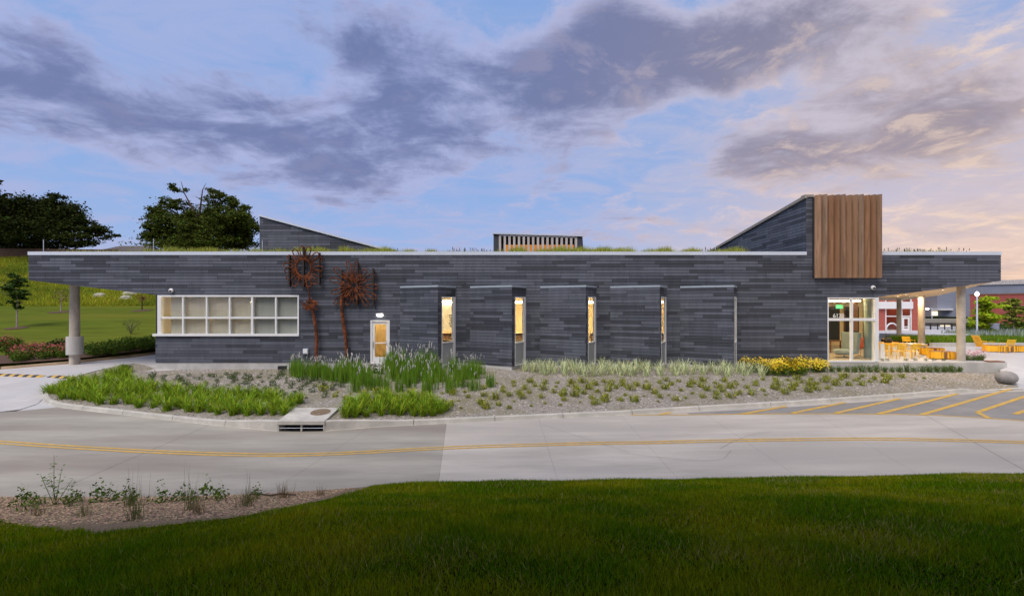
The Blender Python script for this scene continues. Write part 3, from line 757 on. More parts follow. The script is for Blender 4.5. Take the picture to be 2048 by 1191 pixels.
# roof deck, soffits and the sloping canopy edges
m = MB(); m.prism([(X0+.1, D+.46), (X1-.1, D+.46), (28.0, 31.5), (37.5, 46), (-12, 46), (XL, 40), (X0+.1, 29)], 5.25, ZT-.03); part('roof', m, MT['lawn_soil'])
m = MB()
pA, pB, pC, pD, pE = (XR, D+.262, 3.405), (X1-.01, D+.262, 4.245), (28.0, 31.5, 3.63), (37.5, 46, 3.5), (XR, 46, 3.40)
m.add([pA, pB, pC, pD, pE], [(0, 2, 1), (0, 4, 2), (2, 4, 3)]); part('soffit', m, MT['soffit'])
m = MB()
for a, b in ((pB, pC), (pC, pD)): m.quad(a, b, (b[0], b[1], 5.57), (a[0], a[1], 5.57))
part('fascia', m, MT['plank'][1])
m = MB(); m.add([(X0+.01, D+.262, 4.29), (-18.6, D+.262, 3.5), (-18.6, 29, 4.0), (X0+.01, 29, 4.85)], [(0, 1, 2, 3)])
m.add([(X0+.01, D+.262, 4.29), (X0+.01, 29, 4.85), (X0+.01, 29, 5.57), (X0+.01, D+.262, 5.57)], [(0, 1, 2, 3)])
m.add([(X0+.01, 29, 4.85), (-18.6, 29, 4.0), (-18.6, 29, 5.57), (X0+.01, 29, 5.57)], [(0, 1, 2, 3)]); part('soffit', m, MT['plank'][1])

# ---- left ribbon window
x0, x1, z0, z1 = WIN; zt = fz(635)
mull = [fx(p) for p in (366.3, 413.7, 459.6, 504.6, 552.0)]
m = MB(); m.box(x0, fx(323), D-.05, D+.17, z0, z1); m.box(x1-.075, x1, D-.05, D+.17, z0, z1); m.box(fx(323), x1-.075, D-.05, D+.17, z1-.085, z1)
m.box(XL-.1, x1+.01, D-.09, D+.17, z0-.002, fz(666.8))
win = part('ribbon_window', m, MT['frame'])
for k, c in enumerate(mull): w = .055 if k == 3 else .04; m = MB(); m.box(c-w, c+w, D-.03, D+.15, fz(666.8)+.002, z1-.087); sub('mullion', m, MT['frame'], win)
edges = [fx(323)]+mull+[x1-.075]
for k in range(6):
    a = edges[k]+(0 if k == 0 else (.057 if k == 4 else .042)); b = edges[k+1]-(0 if k == 5 else (.057 if k == 3 else .042))
    m = MB(); m.box(a, b, D-.025, D+.145, zt-.05, zt+.05); sub('transom', m, MT['frame'], win)
    for zz0, zz1 in ((fz(666.8), zt-.05), (zt+.05, z1-.085)):
        g = MB(); g.box(a-.01, b+.01, D+.06, D+.07, zz0-.005, zz1+.005); sub('pane', g, MT['glass'], win)
    sa, sb = a-.04, b+.04
    if k == 0: sa = fx(336.5)
    if k == 3: sb = fx(497.5)
    g = MB(); g.box(sa, sb, D+.20, D+.205, z0-.05, z1+.02); sub('roller_shade', g, MT['shade_warm'] if k < 4 else MT['shade_grey'], win)
m = MB(); m.box(XL+.03, XL+.04, D+.26, 31.1, 1.37, 3.5); sp_ = part('side_window_pane', m, MT['glass']); m = MB(); m.box(XL+.12, XL+.125, D+.3, 31.0, 1.3, 3.5); sub('roller_shade', m, MT['shade_warm'], sp_)

# ---- white glazed door
x0, x1, _, z1 = DOOR; zf = -.10
m = MB(); m.box(x0, x0+.075, D-.02, D+.14, zf, z1); m.box(x1-.075, x1, D-.02, D+.14, zf, z1); m.box(x0+.075, x1-.075, D-.02, D+.14, z1-.075, z1); door = part('door_frame', m, MT['frame'])
a, b = x0+.085, x1-.085
m = MB(); m.box(a, a+.135, D+.02, D+.065, zf, z1-.085); m.box(b-.11, b, D+.02, D+.065, zf, z1-.085); m.box(a+.135, b-.11, D+.02, D+.065, z1-.21, z1-.085); m.box(a+.135, b-.11, D+.02, D+.065, zf, .25)
m.box(a+.135, b-.11, D+.02, D+.065, fz(685.5)-.03, fz(685.5)+.03); leaf = sub('door_leaf', m, MT['frame'], door)
m = MB(); m.box(a+.13, b-.105, D+.035, D+.045, .24, z1-.2); sub('pane', m, MT['glass'], door)
m = MB(); m.box(a+.04, a+.085, D-.03, D+.02, fz(695), fz(682)); sub('handle', m, MT['grey_panel'], door)

# ---- five saw-tooth bays
YC = D-1.265; MT['cap'] = pm('bay_cap_metal', (0.34, 0.40, 0.46), .5, var=.05)
for i, (xl, xb) in enumerate(BAYS):
    xc = xb-.73; zt = 3.98; zb_ = -.10
    A, Cc, E = Vector((xl, D, 0)), Vector((xc, YC, 0)), Vector((xb, D, 0))
    U1 = (Cc-A).normalized(); W1 = (Cc-A).length; U2 = (E-Cc).normalized(); W2 = (E-Cc).length
    N1 = Vector((U1.y, -U1.x, 0)); N2 = Vector((U2.y, -U2.x, 0))
    plank_wall(A, U1, .0, W1-.004, zb_, zt-.10)
    zh, zs_ = 3.38, 1.08
    plank_wall(Cc, U2, .004, W2-.0, zh+.03, zt-.10)
    plank_wall(Cc, U2, .004, .30, zb_, zh+.025)
    def ps(o, U, Nn, s, d): return o+U*s+Nn*d
    m = MB()                                           # body of the bay behind its planks
    def slab(o, U, Nn, s0, s1, za, zb2, d0=-.022, d1=-.16):
        p = [ps(o, U, Nn, s0, d0), ps(o, U, Nn, s1, d0), ps(o, U, Nn, s1, d1), ps(o, U, Nn, s0, d1)]
        m.prism([(q_.x, q_.y) for q_ in p], za, zb2)
    slab(A, U1, N1, -.12, W1-.024, zb_+.01, zt-.1); slab(Cc, U2, N2, .024, W2, zh+.03, zt-.1); slab(Cc, U2, N2, .024, .29, zb_+.01, zh+.028)
    bay = part('bay', m, MT['backing'])
    m = MB(); o1 = .03
    p = [A+N1*o1-U1*.0, Cc+N1*o1+U1*.02, Cc+N2*o1-U2*.02, E+N2*o1]
    m.prism([(A.x, D-.005), (Cc.x+(N1.x+N2.x)*.025, Cc.y+(N1.y+N2.y)*.025), (E.x+.03, D-.005)], zt-.098, zt-.005)
    sub('cap', m, MT['cap'], bay)
    m = MB(); m.prism([(A.x+.03, D), (Cc.x-.01, Cc.y+.03), (E.x-.02, D)], -.9, zb_-.005); sub('plinth', m, MT['plinth'], bay)
    m = MB()
    def fr(s0, s1, za, zb2, d0, d1):
        q_ = [ps(Cc, U2, N2, s0, d0), ps(Cc, U2, N2, s1, d0), ps(Cc, U2, N2, s1, d1), ps(Cc, U2, N2, s0, d1)]; m.prism([(v.x, v.y) for v in q_], za, zb2)
    fr(W2-.20, W2-.01, zb_, zh+.025, .012, -.10); fr(.302, .345, zb_, zh+.025, .012, -.10)
    fr(.347, W2-.202, zh-.03, zh+.025, .012, -.10); fr(.347, W2-.202, zs_-.04, zs_+.015, .02, -.10); fr(.347, W2-.202, zb_, zb_+.06, .012, -.10)
    fo = sub('window_frame', m, MT['frame'], bay)
    m = MB(); fr(.34, W2-.195, zs_, zh, -.04, -.05); sub('pane', m, MT['glass'], bay)
    m = MB(); fr(.347, W2-.202, zb_+.062, zs_-.042, -.01, -.05); sub('lower_panel', m, MT['grey_panel'], bay)

# ---- entrance glazing
x0, x1, _, z1 = ENT; zf = 0.0
m = MB(); m.box(x0, x0+.05, D-.02, D+.14, zf, z1); m.box(x1-.19, x1, D-.02, D+.14, zf, z1); m.box(x0+.05, x1-.19, D-.02, D+.14, z1-.06, z1); m.box(x0+.05, x1-.19, D-.02, D+.14, zf-.02, .06)
ent = part('entrance_window', m, MT['frame'])
vm = fx(1704); tz = fz(638.5)
m = MB(); m.box(vm-.055, vm+.055, D-.01, D+.12, .062, z1-.062); sub('mullion', m, MT['frame'], ent)
m = MB(); m.box(x0+.052, vm-.057, D-.01, D+.12, tz-.07, tz+.07); sub('transom', m, MT['frame'], ent); m = MB(); m.box(vm+.057, x1-.192, D-.01, D+.12, tz-.07, tz+.07); sub('transom', m, MT['frame'], ent)
for a, b in ((x0+.045, vm-.05), (vm+.05, x1-.185)):
    for c, d in ((.055, tz-.065), (tz+.065, z1-.055)):
        g = MB(); g.box(a, b, D+.05, D+.06, c, d); sub('pane', g, MT['glass'], ent)
# glazed side wall to the patio, splayed outwards
GA = Vector((XR-.1, D+.27, 0)); GU = Vector((.758, 1, 0)).normalized(); GN = Vector((GU.y, -GU.x, 0)); GL = 13.6
def gbox(m, s0, s1, d0, d1, z0, z1):
    m.obox(GA+GU*(s0+s1)/2+GN*(d0+d1)/2+Vector((0, 0, (z0+z1)/2)), GU, GN, (0, 0, 1), (s1-s0)/2, (d1-d0)/2, (z1-z0)/2)
m = MB(); gbox(m, 0, GL, -.05, .05, 0, .058); gbox(m, 0, GL, -.05, .05, 3.30, 3.40); sw = part('side_glazing', m, MT['frame'])
gs = [k*GL/9 for k in range(10)]
for s_ in gs: m = MB(); gbox(m, s_, s_+.06, -.05, .05, .06, 3.298); sub('mullion', m, MT['frame'], sw)
for a, b in zip(gs[:-1], gs[1:]):
    g = MB(); gbox(g, a+.06, b, -.005, .005, .06, 3.30); sub('pane', g, MT['glass'], sw)
# house number on the glass
def text_mesh(name, body, size, mat, align='CENTER', extr=.004):
    cu = bpy.data.curves.new(name+'_curve', 'FONT'); cu.body = body; cu.size = size; cu.extrude = extr; cu.align_x = align; cu.align_y = 'CENTER'
    o = bpy.data.objects.new(name+'_tmp', cu); C.objects.link(o); bpy.context.view_layer.update()
    me = bpy.data.meshes.new_from_object(o.evaluated_get(bpy.context.evaluated_depsgraph_get())); me.name = name
    bpy.data.objects.remove(o); bpy.data.curves.remove(cu); me.materials.clear(); me.materials.append(mat); return me
o = link('house_number', text_mesh('house_number', '6120', .30, MT['white']), B, (fx(1678), D+.03, fz(631.2)), (R(90), 0, 0)); inv(o); o['label'] = 'white digits 6120 on the upper entrance pane'

# ---- right tower: cedar louvres, plank front and side
YT = D
m = MB()
def tz_(y): return 8.66-.122*(y-D)
xt0, xt1 = fx(1612), XR
body = [(D+.024, 5.5), (D+.024, tz_(D+.024)-.02), (46, tz_(46)-.02), (46, 5.5)]
vs = [(xt0+.022, p[0], p[1]) for p in body]+[(xt1-.02, p[0], p[1]) for p in body]
m.add(vs, [(0, 1, 2, 3), (7, 6, 5, 4), (0, 4, 5, 1), (1, 5, 6, 2), (2, 6, 7, 3), (3, 7, 4, 0)]); tower = part('roof_tower', m, MT['backing'])
plank_wall((0, D), (1, 0), xt0, fx(1627), ZT+.01, 8.62)
plank_wall((xt0, 46), (0, -1), 0, 46-D-.002, 5.55, 8.66, (), ((-.122, -1.0, tz_(46)-.02),) if False else ((.122, -1.0, tz_(46)-.02),))
m = MB(); m.bar((xt0-.03, D-.05, tz_(D)+.02), (xt0-.03, 46, tz_(46)+.02), .12, .16); m.box(xt0-.09, fx(1627), D-.05, D+.3, 8.655, 8.78); m.box(fx(1627), xt1, D+.05, D+.3, 8.6, 8.72); sub('tower_coping', m, MT['housewall'], tower)
for k in range(11):
    xa = fx(1625)+k*.3155; m = MB(); a = Vector((xa+.075, D-.08, 0)); b = Vector((xa+.235, D-.34, 0))
    u = (b-a).normalized(); n = Vector((u.y, -u.x, 0))*.036
    p = [a+n, b+n, b-n, a-n]; m.prism([(q_.x, q_.y) for q_ in p], fz(556), fz(391.5)+.02*math.sin(k*2.1))
    o = sub('cedar_slat', m, MT['cedar'][(k*7+k//3) % 4], tower)
m = MB(); m.box(fx(1625)-.015, fx(1757), D-.055, D-.004, fz(553), 8.6); sub('slat_backing', m, MT['backing'], tower)

# ---- left roof tower (sloping to the right)
y = 27.6
def q(px, py, y=y): v = at(px, py, y); return (v.x, v.z)
P1, P2, P3 = q(519, 431), q(775, 500), q(519, 512)
sl = (P2[1]-P1[1])/(P2[0]-P1[0]); xe = P1[0]+(5.5-P1[1])/sl
m = MB(); m.xz([(P1[0]+.01, 5.5), (xe, 5.5), (P1[0]+.01, P1[1]-.03)], y+.024, y+4.5); lt = part('roof_tower', m, MT['backing'])
plank_wall((0, y), (1, 0), P1[0], xe, 5.5, P1[1], (), ((sl, -1.0, P1[1]-sl*P1[0]-.03),))
m = MB(); m.bar((P1[0]-.03, y-.02, P1[1]+.015), (xe, y-.02, 5.515), .14, .10); sub('tower_coping', m, MT['coping'], lt)

# ---- middle roof light with grey fins
y = 37.0
xa, za = q(987, 466, y); xb, zb_ = q(1165, 471, y)
m = MB(); m.xz([(xa, 5.5), (xb+.2, 5.5), (xb, zb_-.08), (xa, za-.08)], y+.5, y+6); rl = part('roof_light', m, MT['backing'])
m = MB(); m.xz([(xa, 5.5), (xa+.45, 5.5), (xa+.45, za-.1), (xa, za-.08)], y+.02, y+.5); m.xz([(xb-.42, 5.5), (xb+.2, 5.5), (xb, zb_-.08), (xb-.42, zb_-.08)], y+.02, y+.5); sub('end_wall', m, MT['plank'][2], rl)
m = MB(); m.bar((xa-.05, y+.15, za-.03), (xb+.02, y+.15, zb_-.03), .5, .09); sub('roof_light_coping', m, MT['coping'], rl)
m = MB(); m.box(xa+.95, xb-.6, y+.44, y+.49, 5.5, 7.7); sub('amber_glow_sheet', m, emit('amber_wall_glow', (1.0, .38, .07), .55), rl)  # glowing sheet stands in for the orange-lit wood wall and warm windows behind
for k in range(17):
    x = lerp(xa+.50, xb-.50, k/16); m = MB(); m.box(x-.085, x+.085, y-.02, y+.22, 5.5, lerp(za, zb_, k/16)-.085); sub('fin', m, MT['greyfin'], rl)
o = part('cladding', LEFT_MB, MT['plank']); o['kind'] = 'stuff'; o['label'] = 'remaining dark grey cladding planks of walls, bays and towers'

# ---- columns
m = MB(); xc, yc = -24.3, 26.7; zc = down(xc, yc)
m.lathe((xc, yc, 0), [(.24, zc-.1), (.24, .25)], 28); col = part('column', m, MT['column'], True)
m = MB(); m.lathe((xc, yc, 0), [(.235, 1.245), (.215, 4.35)], 28); sub('column_shaft', m, MT['column'], col, True)
m = MB(); m.lathe((xc, yc, 0), [(.2, .248), (.375, .25), (.375, 1.24), (.2, 1.242)], 28); sub('collar', m, MT['concrete'], col, True)
for px, py, z1, r in ((1922, 724, 4.05, .185), (1843, 703, 3.66, .178), (1798, 680, 3.6, .172)):
    d = F*CZ/(py-HY) if px != 1922 else 25.85; v = at(px, py, d); m = MB(); m.lathe((v.x, v.y, 0), [(r, 0.0), (r, z1)], 28); part('column', m, MT['column'], True)

# ================================================================== INTERIOR
POLY = [(XL+.2, D+.27), (XR-.16, D+.27), (XR-.16+.604*13.6, D+.27+.797*13.6), (XR-.16+.604*13.6, 39.9), (XL+.2, 39.9)]
m = MB(); m.prism(POLY, -.25, 0.003); part('floor', m, MT['carpet'])
m = MB(); m.prism(POLY, 3.56, 3.7); part('ceiling', m, MT['ceiling'])
m = MB(); m.box(15.2, XR-.16+.604*13.6, 36.2, 36.35, 0.004, 3.55); part('inner_wall', m, MT['woodwall'])
for k in range(6):
    m = MB(); x = 19.2+k*1.45; m.box(x, x+1.1, 36.12, 36.19, .3, 2.9); w_ = part('inner_window', m, MT['brownwood']); m = MB(); m.box(x+.06, x+1.04, 36.09, 36.118, .36, 2.84); sub('pane', m, MT['black'], w_)
m = MB(); m.box(-8.2, 15.0, 36.6, 36.8, 0, 3.55); m.box(-8.3, -8.2, D+.27, 36.8, 0, 3.55); m.box(XL+.25, -8.3, 31.0, 31.1, 0, 3.55); part('inner_wall', m, MT['intwall'])
m = MB(); m.box(-8.1, -6.15, 27.1, 27.2, 0.002, 3.55); m.box(-6.15, -6.05, D+.27, 27.2, .002, 3.55); part('wood_partition', m, MT['woodwall'])
m = MB(); m.box(15.0, 15.15, 28.0, 38, 0.002, 3.55); part('wood_partition', m, MT['woodwall'])
for k in range(7):
    m = MB(); x = -1.2+k*2.1; m.box(x, x+1.7, 36.48, 36.58, 0.9, 3.2); o = part('wood_panel', m, MT['woodwall'])
lrow = MB(); lrow.box(-1.7, 1.7, -.05, .05, 0, .05); lme = lrow.mesh('pendant_light', MT['lamp_warm']); rod = MB()
hang = MB()
for s_ in (-1.5, 1.5): hang.box(s_-.01, s_+.01, -.01, .01, .051, .42)
hme = hang.mesh('hanger', MT['grey_panel'])
def pendant(x, y, z=3.14, rz=0.0, lab=None):
    o = link('pendant_light', lme, None, (x, y, z), (0, 0, rz)); h = link('hanger', hme, o)
    tag(o, lab or 'glowing linear pendant light under the warm library ceiling', 'pendant light', 'linear pendant lights in the library'); return o
for yy in (27.3, 29.6, 31.9, 34.2):
    for xx in (-4.0, .6, 5.2, 9.8, 13.4): pendant(xx, yy)
pendant(18.0, 27.2, 3.2, lab='glowing linear pendant light over the lounge chair'); pendant(20.0, 30.5, 3.2, lab='glowing linear pendant light deep behind the entrance'); 
o = pendant(-16.3, 27.6, lab='pendant light glowing behind the beige roller shades'); pendant(-11.7, 29.2, lab='pendant light in the office behind the grey shades'); pendant(-7.15, 26.3, 3.14, R(90), lab='pendant light glowing behind the white door').scale = (.35, 1, 1); pendant(-6.7, 26.4, 3.14, R(90), lab='added second lamp brightening the white door pane').scale = (.35, 1, 1)  # second lamp at the door is added to brighten its pane

book_m = pm('book_spines', (0.20, 0.13, 0.09), .8, island=.8)
brng = random.Random(8)
def bookcase(x, y, w, h, rows, lab, rz=0.0):
    t = empty('bookcase', (x, y, 0.0), rz); tag(t, lab, 'bookcase', 'low bookcases in the library')
    m = MB(); m.box(-w/2, -w/2+.04, 0, .38, 0, h); m.box(w/2-.04, w/2, 0, .38, 0, h); m.box(-w/2+.04, w/2-.04, .35, .38, 0, h); m.obj('carcass', MT['woodwall'], t)
    for k in range(rows+1):
        z = .06+k*(h-.1)/rows; m = MB(); m.box(-w/2+.04, w/2-.04, .0, .35, z, z+.03); m.obj('shelf', MT['woodwall'], t)
        if k < rows:
            m = MB(); x_ = -w/2+.06
            while x_ < w/2-.1:
                bw = brng.uniform(.02, .05); m.box(x_, x_+bw-.002, .04, .26, z+.031, z+.03+brng.uniform(.20, .29)); x_ += bw
            o = m.obj('book_row', book_m, t); o['kind'] = 'stuff'
for x, lab in ((-4.6, 'low bookcase below the letters DVD'), (-2.1, 'low bookcase beside the DVD bookcase'), (.5, 'low bookcase seen through the second bay window'), (3.2, 'low bookcase between the second and third bay windows'),
               (5.9, 'low bookcase seen through the third bay window'), (9.0, 'low bookcase seen through the fourth bay window')):
    bookcase(x, 29.4, 2.3, 1.30, 3, lab)
v = at(901.5, 640, 29.6)
o = link('dvd_sign', text_mesh('dvd_sign', 'DVD', .34, MT['black']), None, tuple(v), (R(90), R(90), 0))
tag(o, 'black letters DVD running down a white panel', 'sign')
m = MB(); m.box(v.x-1.2, v.x+.45, v.y+.02, v.y+.08, 1.45, 3.3); o = m.obj('sign_panel', MT['white']); tag(o, 'white wall panel behind the letters DVD', 'panel')
inter = MB(); inter.box(v.x-1.15, v.x-1.10, v.y+.03, v.y+.05, 0, 1.45); inter.box(v.x+.35, v.x+.40, v.y+.03, v.y+.05, 0, 1.45); l = inter.obj('leg', MT['white'], o)

# lounge behind the entrance glass
t = empty('lounge_chair', (19.15, 27.4, 0)); tag(t, 'grey high-backed lounge chair behind the entrance glass', 'chair')
m = MB(); m.lathe((-.2, 0, 0), [(.02, .18), (.42, .18), (.52, .26), (.54, .40), (.46, .48), (.02, .50)], 24); m.obj('seat', MT['fabric_g'], t, True)
m = MB(); pts = []
for k in range(13):
    a = R(-75+k*12.5); pts.append((math.cos(a), math.sin(a)))
vs = []
for (c, s_) in pts:
    for r_, z in ((.50, .25), (.62, 1.42), (.72, 1.42), (.58, .25)): vs.append((-.1+c*r_, s_*r_, z))
m.add(vs, [(i*4+j, (i+1)*4+j, (i+1)*4+(j+1) % 4, i*4+(j+1) % 4) for i in range(12) for j in range(4)]+[(0, 1, 2, 3), (51, 50, 49, 48)]); m.obj('high_back', MT['fabric_g'], t, True)
m = MB(); m.cyl((-.2, 0), .05, .02, .18, 12); m.cyl((-.2, 0), .28, 0, .02, 20); m.obj('base', MT['grey_panel'], t)
t = empty('side_chair', (20.55, 28.4, 0), R(20)); tag(t, 'rust red side chair behind the lounge chair', 'chair')
m = MB(); m.obox((0, 0, .45), (1, 0, 0), (0, 1, 0), (0, 0, 1), .22, .22, .02); m.obj('seat', MT['redseat'], t)
m = MB(); m.obox((.26, 0, .76), (.3, 0, .95), (0, 1, 0), (-.95, 0, .3), .30, .21, .018); m.obj('backrest', MT['redseat'], t)
for sx in (-1, 1):
    for sy in (-1, 1): m = MB(); m.tube([(sx*.19, sy*.19, .44), (sx*.24, sy*.22, 0)], .014, 8); m.obj('leg', MT['redseat'], t)
t = empty('table', (20.6, 30.6, 0)); tag(t, 'small brown wood table deep in the lounge', 'table')
m = MB(); m.box(-.6, .6, -.4, .4, .70, .74); m.obj('table_top', MT['brownwood'], t)
for sx in (-1, 1):
    for sy in (-1, 1): m = MB(); m.box(sx*.55-.03, sx*.55+.03, sy*.35-.03, sy*.35+.03, 0, .70); m.obj('leg', MT['brownwood'], t)
v = at(1735.5, 650, 27.0); m = MB(); m.lathe((v.x, v.y, 0), [(.19, 0), (.19, 3.55)], 24); part('inner_column', m, MT['fabric_t'], True)
v = at(1711, 650, 30.5); m = MB(); m.box(v.x-.25, v.x+.15, v.y, v.y+.08, 1.35, 3.2); part('inner_panel', m, MT['brownwood'])
m = MB(); v = at(1679, 613, 30); m.box(v.x-.2, v.x+.2, v.y, v.y+.04, v.z-.11, v.z+.11); 
es = m.obj('exit_sign', MT['exit']); tag(es, 'green glowing exit sign hanging behind the entrance glass', 'exit sign')
m = MB(); m.box(v.x-.01, v.x+.01, v.y+.01, v.y+.03, v.z+.11, 3.57); m.obj('hanger', MT['grey_panel'], es)
o = link('lettering', text_mesh('exit_letters', 'EXIT', .17, MT['white']), es, (v.x, v.y-.008, v.z), (R(90), 0, 0))

# ================================================================== THINGS ON THE WALLS
def dome_camera(px, py, lab):
    x, z = fx(px), fz(py); t = empty('security_camera', (x, D-.001, z)); tag(t, lab, 'security camera', 'white dome security cameras')
    m = MB(); m.lathe((0, 0, 0), [(.0, -.001), (.09, -.001), (.11, -.03), (.12, -.09), (.07, -.14), (0.001, -.145)], 16, axis='y'); m.obj('housing', MT['white'], t, True)
    m = MB(); m.lathe((0, -.10, -.03), [(.06, -.01), (.055, -.06), (.03, -.085), (.001, -.09)], 14, axis='y'); m.obj('lens', MT['black'], t, True)
dome_camera(344, 581, 'white dome security camera above the ribbon window'); dome_camera(1744, 575, 'white dome security camera above the entrance window')
t = empty('wall_light', (fx(760), D-.001, fz(630))); tag(t, 'small lit oval wall light above the white door', 'wall light')
m = MB(); m.box(-.2, .2, -.06, 0, .03, .10); m.obj('bracket', MT['white'], t)
m = MB(); m.lathe((0, -.07, -.02), [(.001, -.06), (.09, -.05), (.13, 0), (.13, .03), (.001, .04)], 18); o = m.obj('lamp', MT['lamp_white'], t, True); o.scale = (1.3, .7, .8)
m = MB(); m.box(fx(608), fx(617.5), D-.14, D-.001, fz(706.5), fz(696.5)); o = m.obj('utility_box', MT['coping']); tag(o, 'small pale utility box low on the wall', 'utility box')
m = MB(); m.box(fx(609), fx(616.5), D-.155, D-.141, fz(705), fz(698)); m.obj('cover', MT['white'], o)
v = hit(565, 741); t = empty('floodlight', tuple(v)); tag(t, 'black floodlight on the gravel below the wall', 'floodlight')
m = MB(); m.cyl((0, 0), .03, 0, .1, 10); m.obj('stake', MT['black'], t)
m = MB(); m.box(-.2, .2, -.1, .1, .07, .25); m.obj('head', MT['black'], t)

# ---- rusted flower sculptures
def loop_petal(cx, cz, ang, r0, r1, w, y, rad=.016, curl=0.0, n=14):
    pts = []
    for k in range(n):
        t = k/(n-1); a = math.pi*2*t; rr = r0+(r1-r0)*(0.5-0.5*math.cos(a)); off = w*math.sin(a)*(.35+.65*(0.5-0.5*math.cos(a)))
        ca, sa = math.cos(ang), math.sin(ang); pts.append((cx+rr*ca-off*sa, y-.02*math.sin(a)+curl*rr, cz+rr*sa+off*ca))
    m = MB(); m.tube(pts, rad, 6); return m
srng = random.Random(21); PX = 1/S
def w2(px, py, y=D-.22): return (fx(px), y, fz(py))
# first flower: open ring head, looped petals, a second small bloom on the stem
fl = empty('flower_sculpture', (fx(636), D-.2, fz(727))); tag(fl, 'rusted steel flower sculpture with an open ring centre rising above the roof edge', 'sculpture', 'rusted steel flower sculptures')
def fpart(name, mb, mat, root): o = mb.obj(name, mat, root, True); return inv(o)
cx, cz = fx(611), fz(536)
m = MB(); ring = []
for k in range(28): a = k*2*math.pi/28; ring.append((cx+.40*math.cos(a), D-.24, cz+.47*math.sin(a)))
m.tube(ring, .055, 8, closed=True)
for k in range(70):
    a = srng.uniform(0, 6.283); r0, r1 = srng.uniform(.30, .42), srng.uniform(.45, .66)
    m.tube([(cx+r0*math.cos(a), D-.24+srng.uniform(-.05, .05), cz+1.12*r0*math.sin(a)), (cx+r1*math.cos(a+.1), D-.28, cz+1.12*r1*math.sin(a+.1))], .022, 5)
fpart('seed_ring', m, MT['rust'], fl)
for k in range(15):
    a = k*2*math.pi/15+srng.uniform(-.08, .08); r1 = srng.uniform(.92, 1.1)*(1.1 if math.sin(a) > .5 else 1)
    fpart('petal', loop_petal(cx, cz, a, .5, r1, .17, D-.24, .03, srng.uniform(-.1, .04)), MT['rust'], fl)
for px, y0, y1 in ((583, 511, 573), (611, 494, 574), (642, 506, 570)):
    m = MB(); m.box(fx(px)-.034, fx(px)+.034, D-.29, D-.10, fz(y1), fz(y0)); 
    for pz in (y0+8, y1-8, (y0+y1)/2): m.box(fx(px)-.02, fx(px)+.02, D-.10, D-.002, fz(pz)-.03, fz(pz)+.03)
    fpart('mounting_bar', m, MT['darksteel'], fl)
zroot = down(fx(636), D-.2)
m = MB(); m.tube([w2(617, 570), w2(621, 580), w2(622, 592), w2(624, 606)], [.05, .045, .045, .05], 8); m.tube([w2(627, 615), w2(631, 632), w2(635, 655), w2(637, 680), w2(636, 700), (fx(636), D-.22, zroot-.1)], [.07, .075, .085, .085, .08, .08], 8)
fpart('stem', m, MT['rust'], fl)
m = MB(); c2x, c2z = fx(625), fz(609)
for k in range(60):
    a = srng.uniform(0, 6.283); r0, r1 = srng.uniform(0, .2), srng.uniform(.25, .55); b2 = a+srng.uniform(-.6, .6)
    m.tube([(c2x+r0*math.cos(a), D-.26, c2z+r0*.7*math.sin(a)), (c2x+.6*r1*math.cos(a), D-.3, c2z+.45*r1*math.sin(a)), (c2x+r1*math.cos(b2), D-.26, c2z+r1*.72*math.sin(b2))], .021, 5)
fpart('small_bloom', m, MT['rust'], fl)
# second flower: dense spiky disc on a bent stem
fl = empty('flower_sculpture', (fx(696), D-.2, fz(727))); tag(fl, 'rusted steel flower sculpture with a dense spiky disc near the white door', 'sculpture', 'rusted steel flower sculptures')
cx, cz = fx(712), fz(571)
m = MB()
for k in range(80):
    a = srng.uniform(0, 6.283); r0, r1 = srng.uniform(.1, .3), srng.uniform(.35, .80)
    m.tube([(cx+r0*math.cos(a), D-.24+srng.uniform(-.08, .05), cz+1.05*r0*math.sin(a)), (cx+r1*math.cos(a+.07), D-.3+srng.uniform(-.06, .06), cz+1.05*r1*math.sin(a+.07))], srng.uniform(.018, .03), 5)
for k in range(24): pass
m.tube([(cx+.2*math.cos(k*.2618)-.08, D-.25, cz+.2*math.sin(k*.2618)) for k in range(24)], .04, 6, closed=True)
fpart('seed_head', m, MT['rust'], fl)
for k in range(13):
    a = k*2*math.pi/13+srng.uniform(-.12, .12); fpart('petal', loop_petal(cx, cz, a, .55, srng.uniform(.95, 1.5), .16, D-.24, .03, srng.uniform(-.08, .04)), MT['rust'], fl)
for px, y0, y1 in ((687, 541, 600), (718, 526, 612), (749, 537, 611)):
    m = MB(); m.box(fx(px)-.034, fx(px)+.034, D-.29, D-.10, fz(y1), fz(y0))
    for pz in (y0+6, y1-8, (y0+y1)/2): m.box(fx(px)-.02, fx(px)+.02, D-.10, D-.002, fz(pz)-.03, fz(pz)+.03)
    fpart('mounting_bar', m, MT['darksteel'], fl)
m = MB(); zroot = down(fx(696), D-.2); m.tube([w2(700, 575), w2(691, 581), w2(686.5, 592), w2(686, 610), w2(687.5, 630), w2(691, 655), w2(695, 680), w2(696, 700), (fx(696), D-.22, zroot-.1)], [.06, .07, .085, .09, .09, .09, .09, .085, .085], 8)
fpart('stem', m, MT['rust'], fl)

# thin rods along the roof edge
for px, top, lab in ((87, 479, 'above the left canopy column'), (307, 477, 'in front of the big round tree'), (524.5, 480, 'in front of the left roof tower'), (1431, 490, 'at the low end of the cedar tower slope')):
    m = MB(); v = at(px, top, 26.2); m.tube([(v.x, v.y, 5.5), (v.x, v.y, v.z)], .016, 6); o = m.obj('roof_rod', MT['coping']); tag(o, 'thin white rod on the roof edge '+lab, 'rod', 'thin rods on the roof edge')
    m = MB(); m.cyl((v.x, v.y), .05, 5.54, 5.58, 10); m.obj('foot', MT['coping'], o)
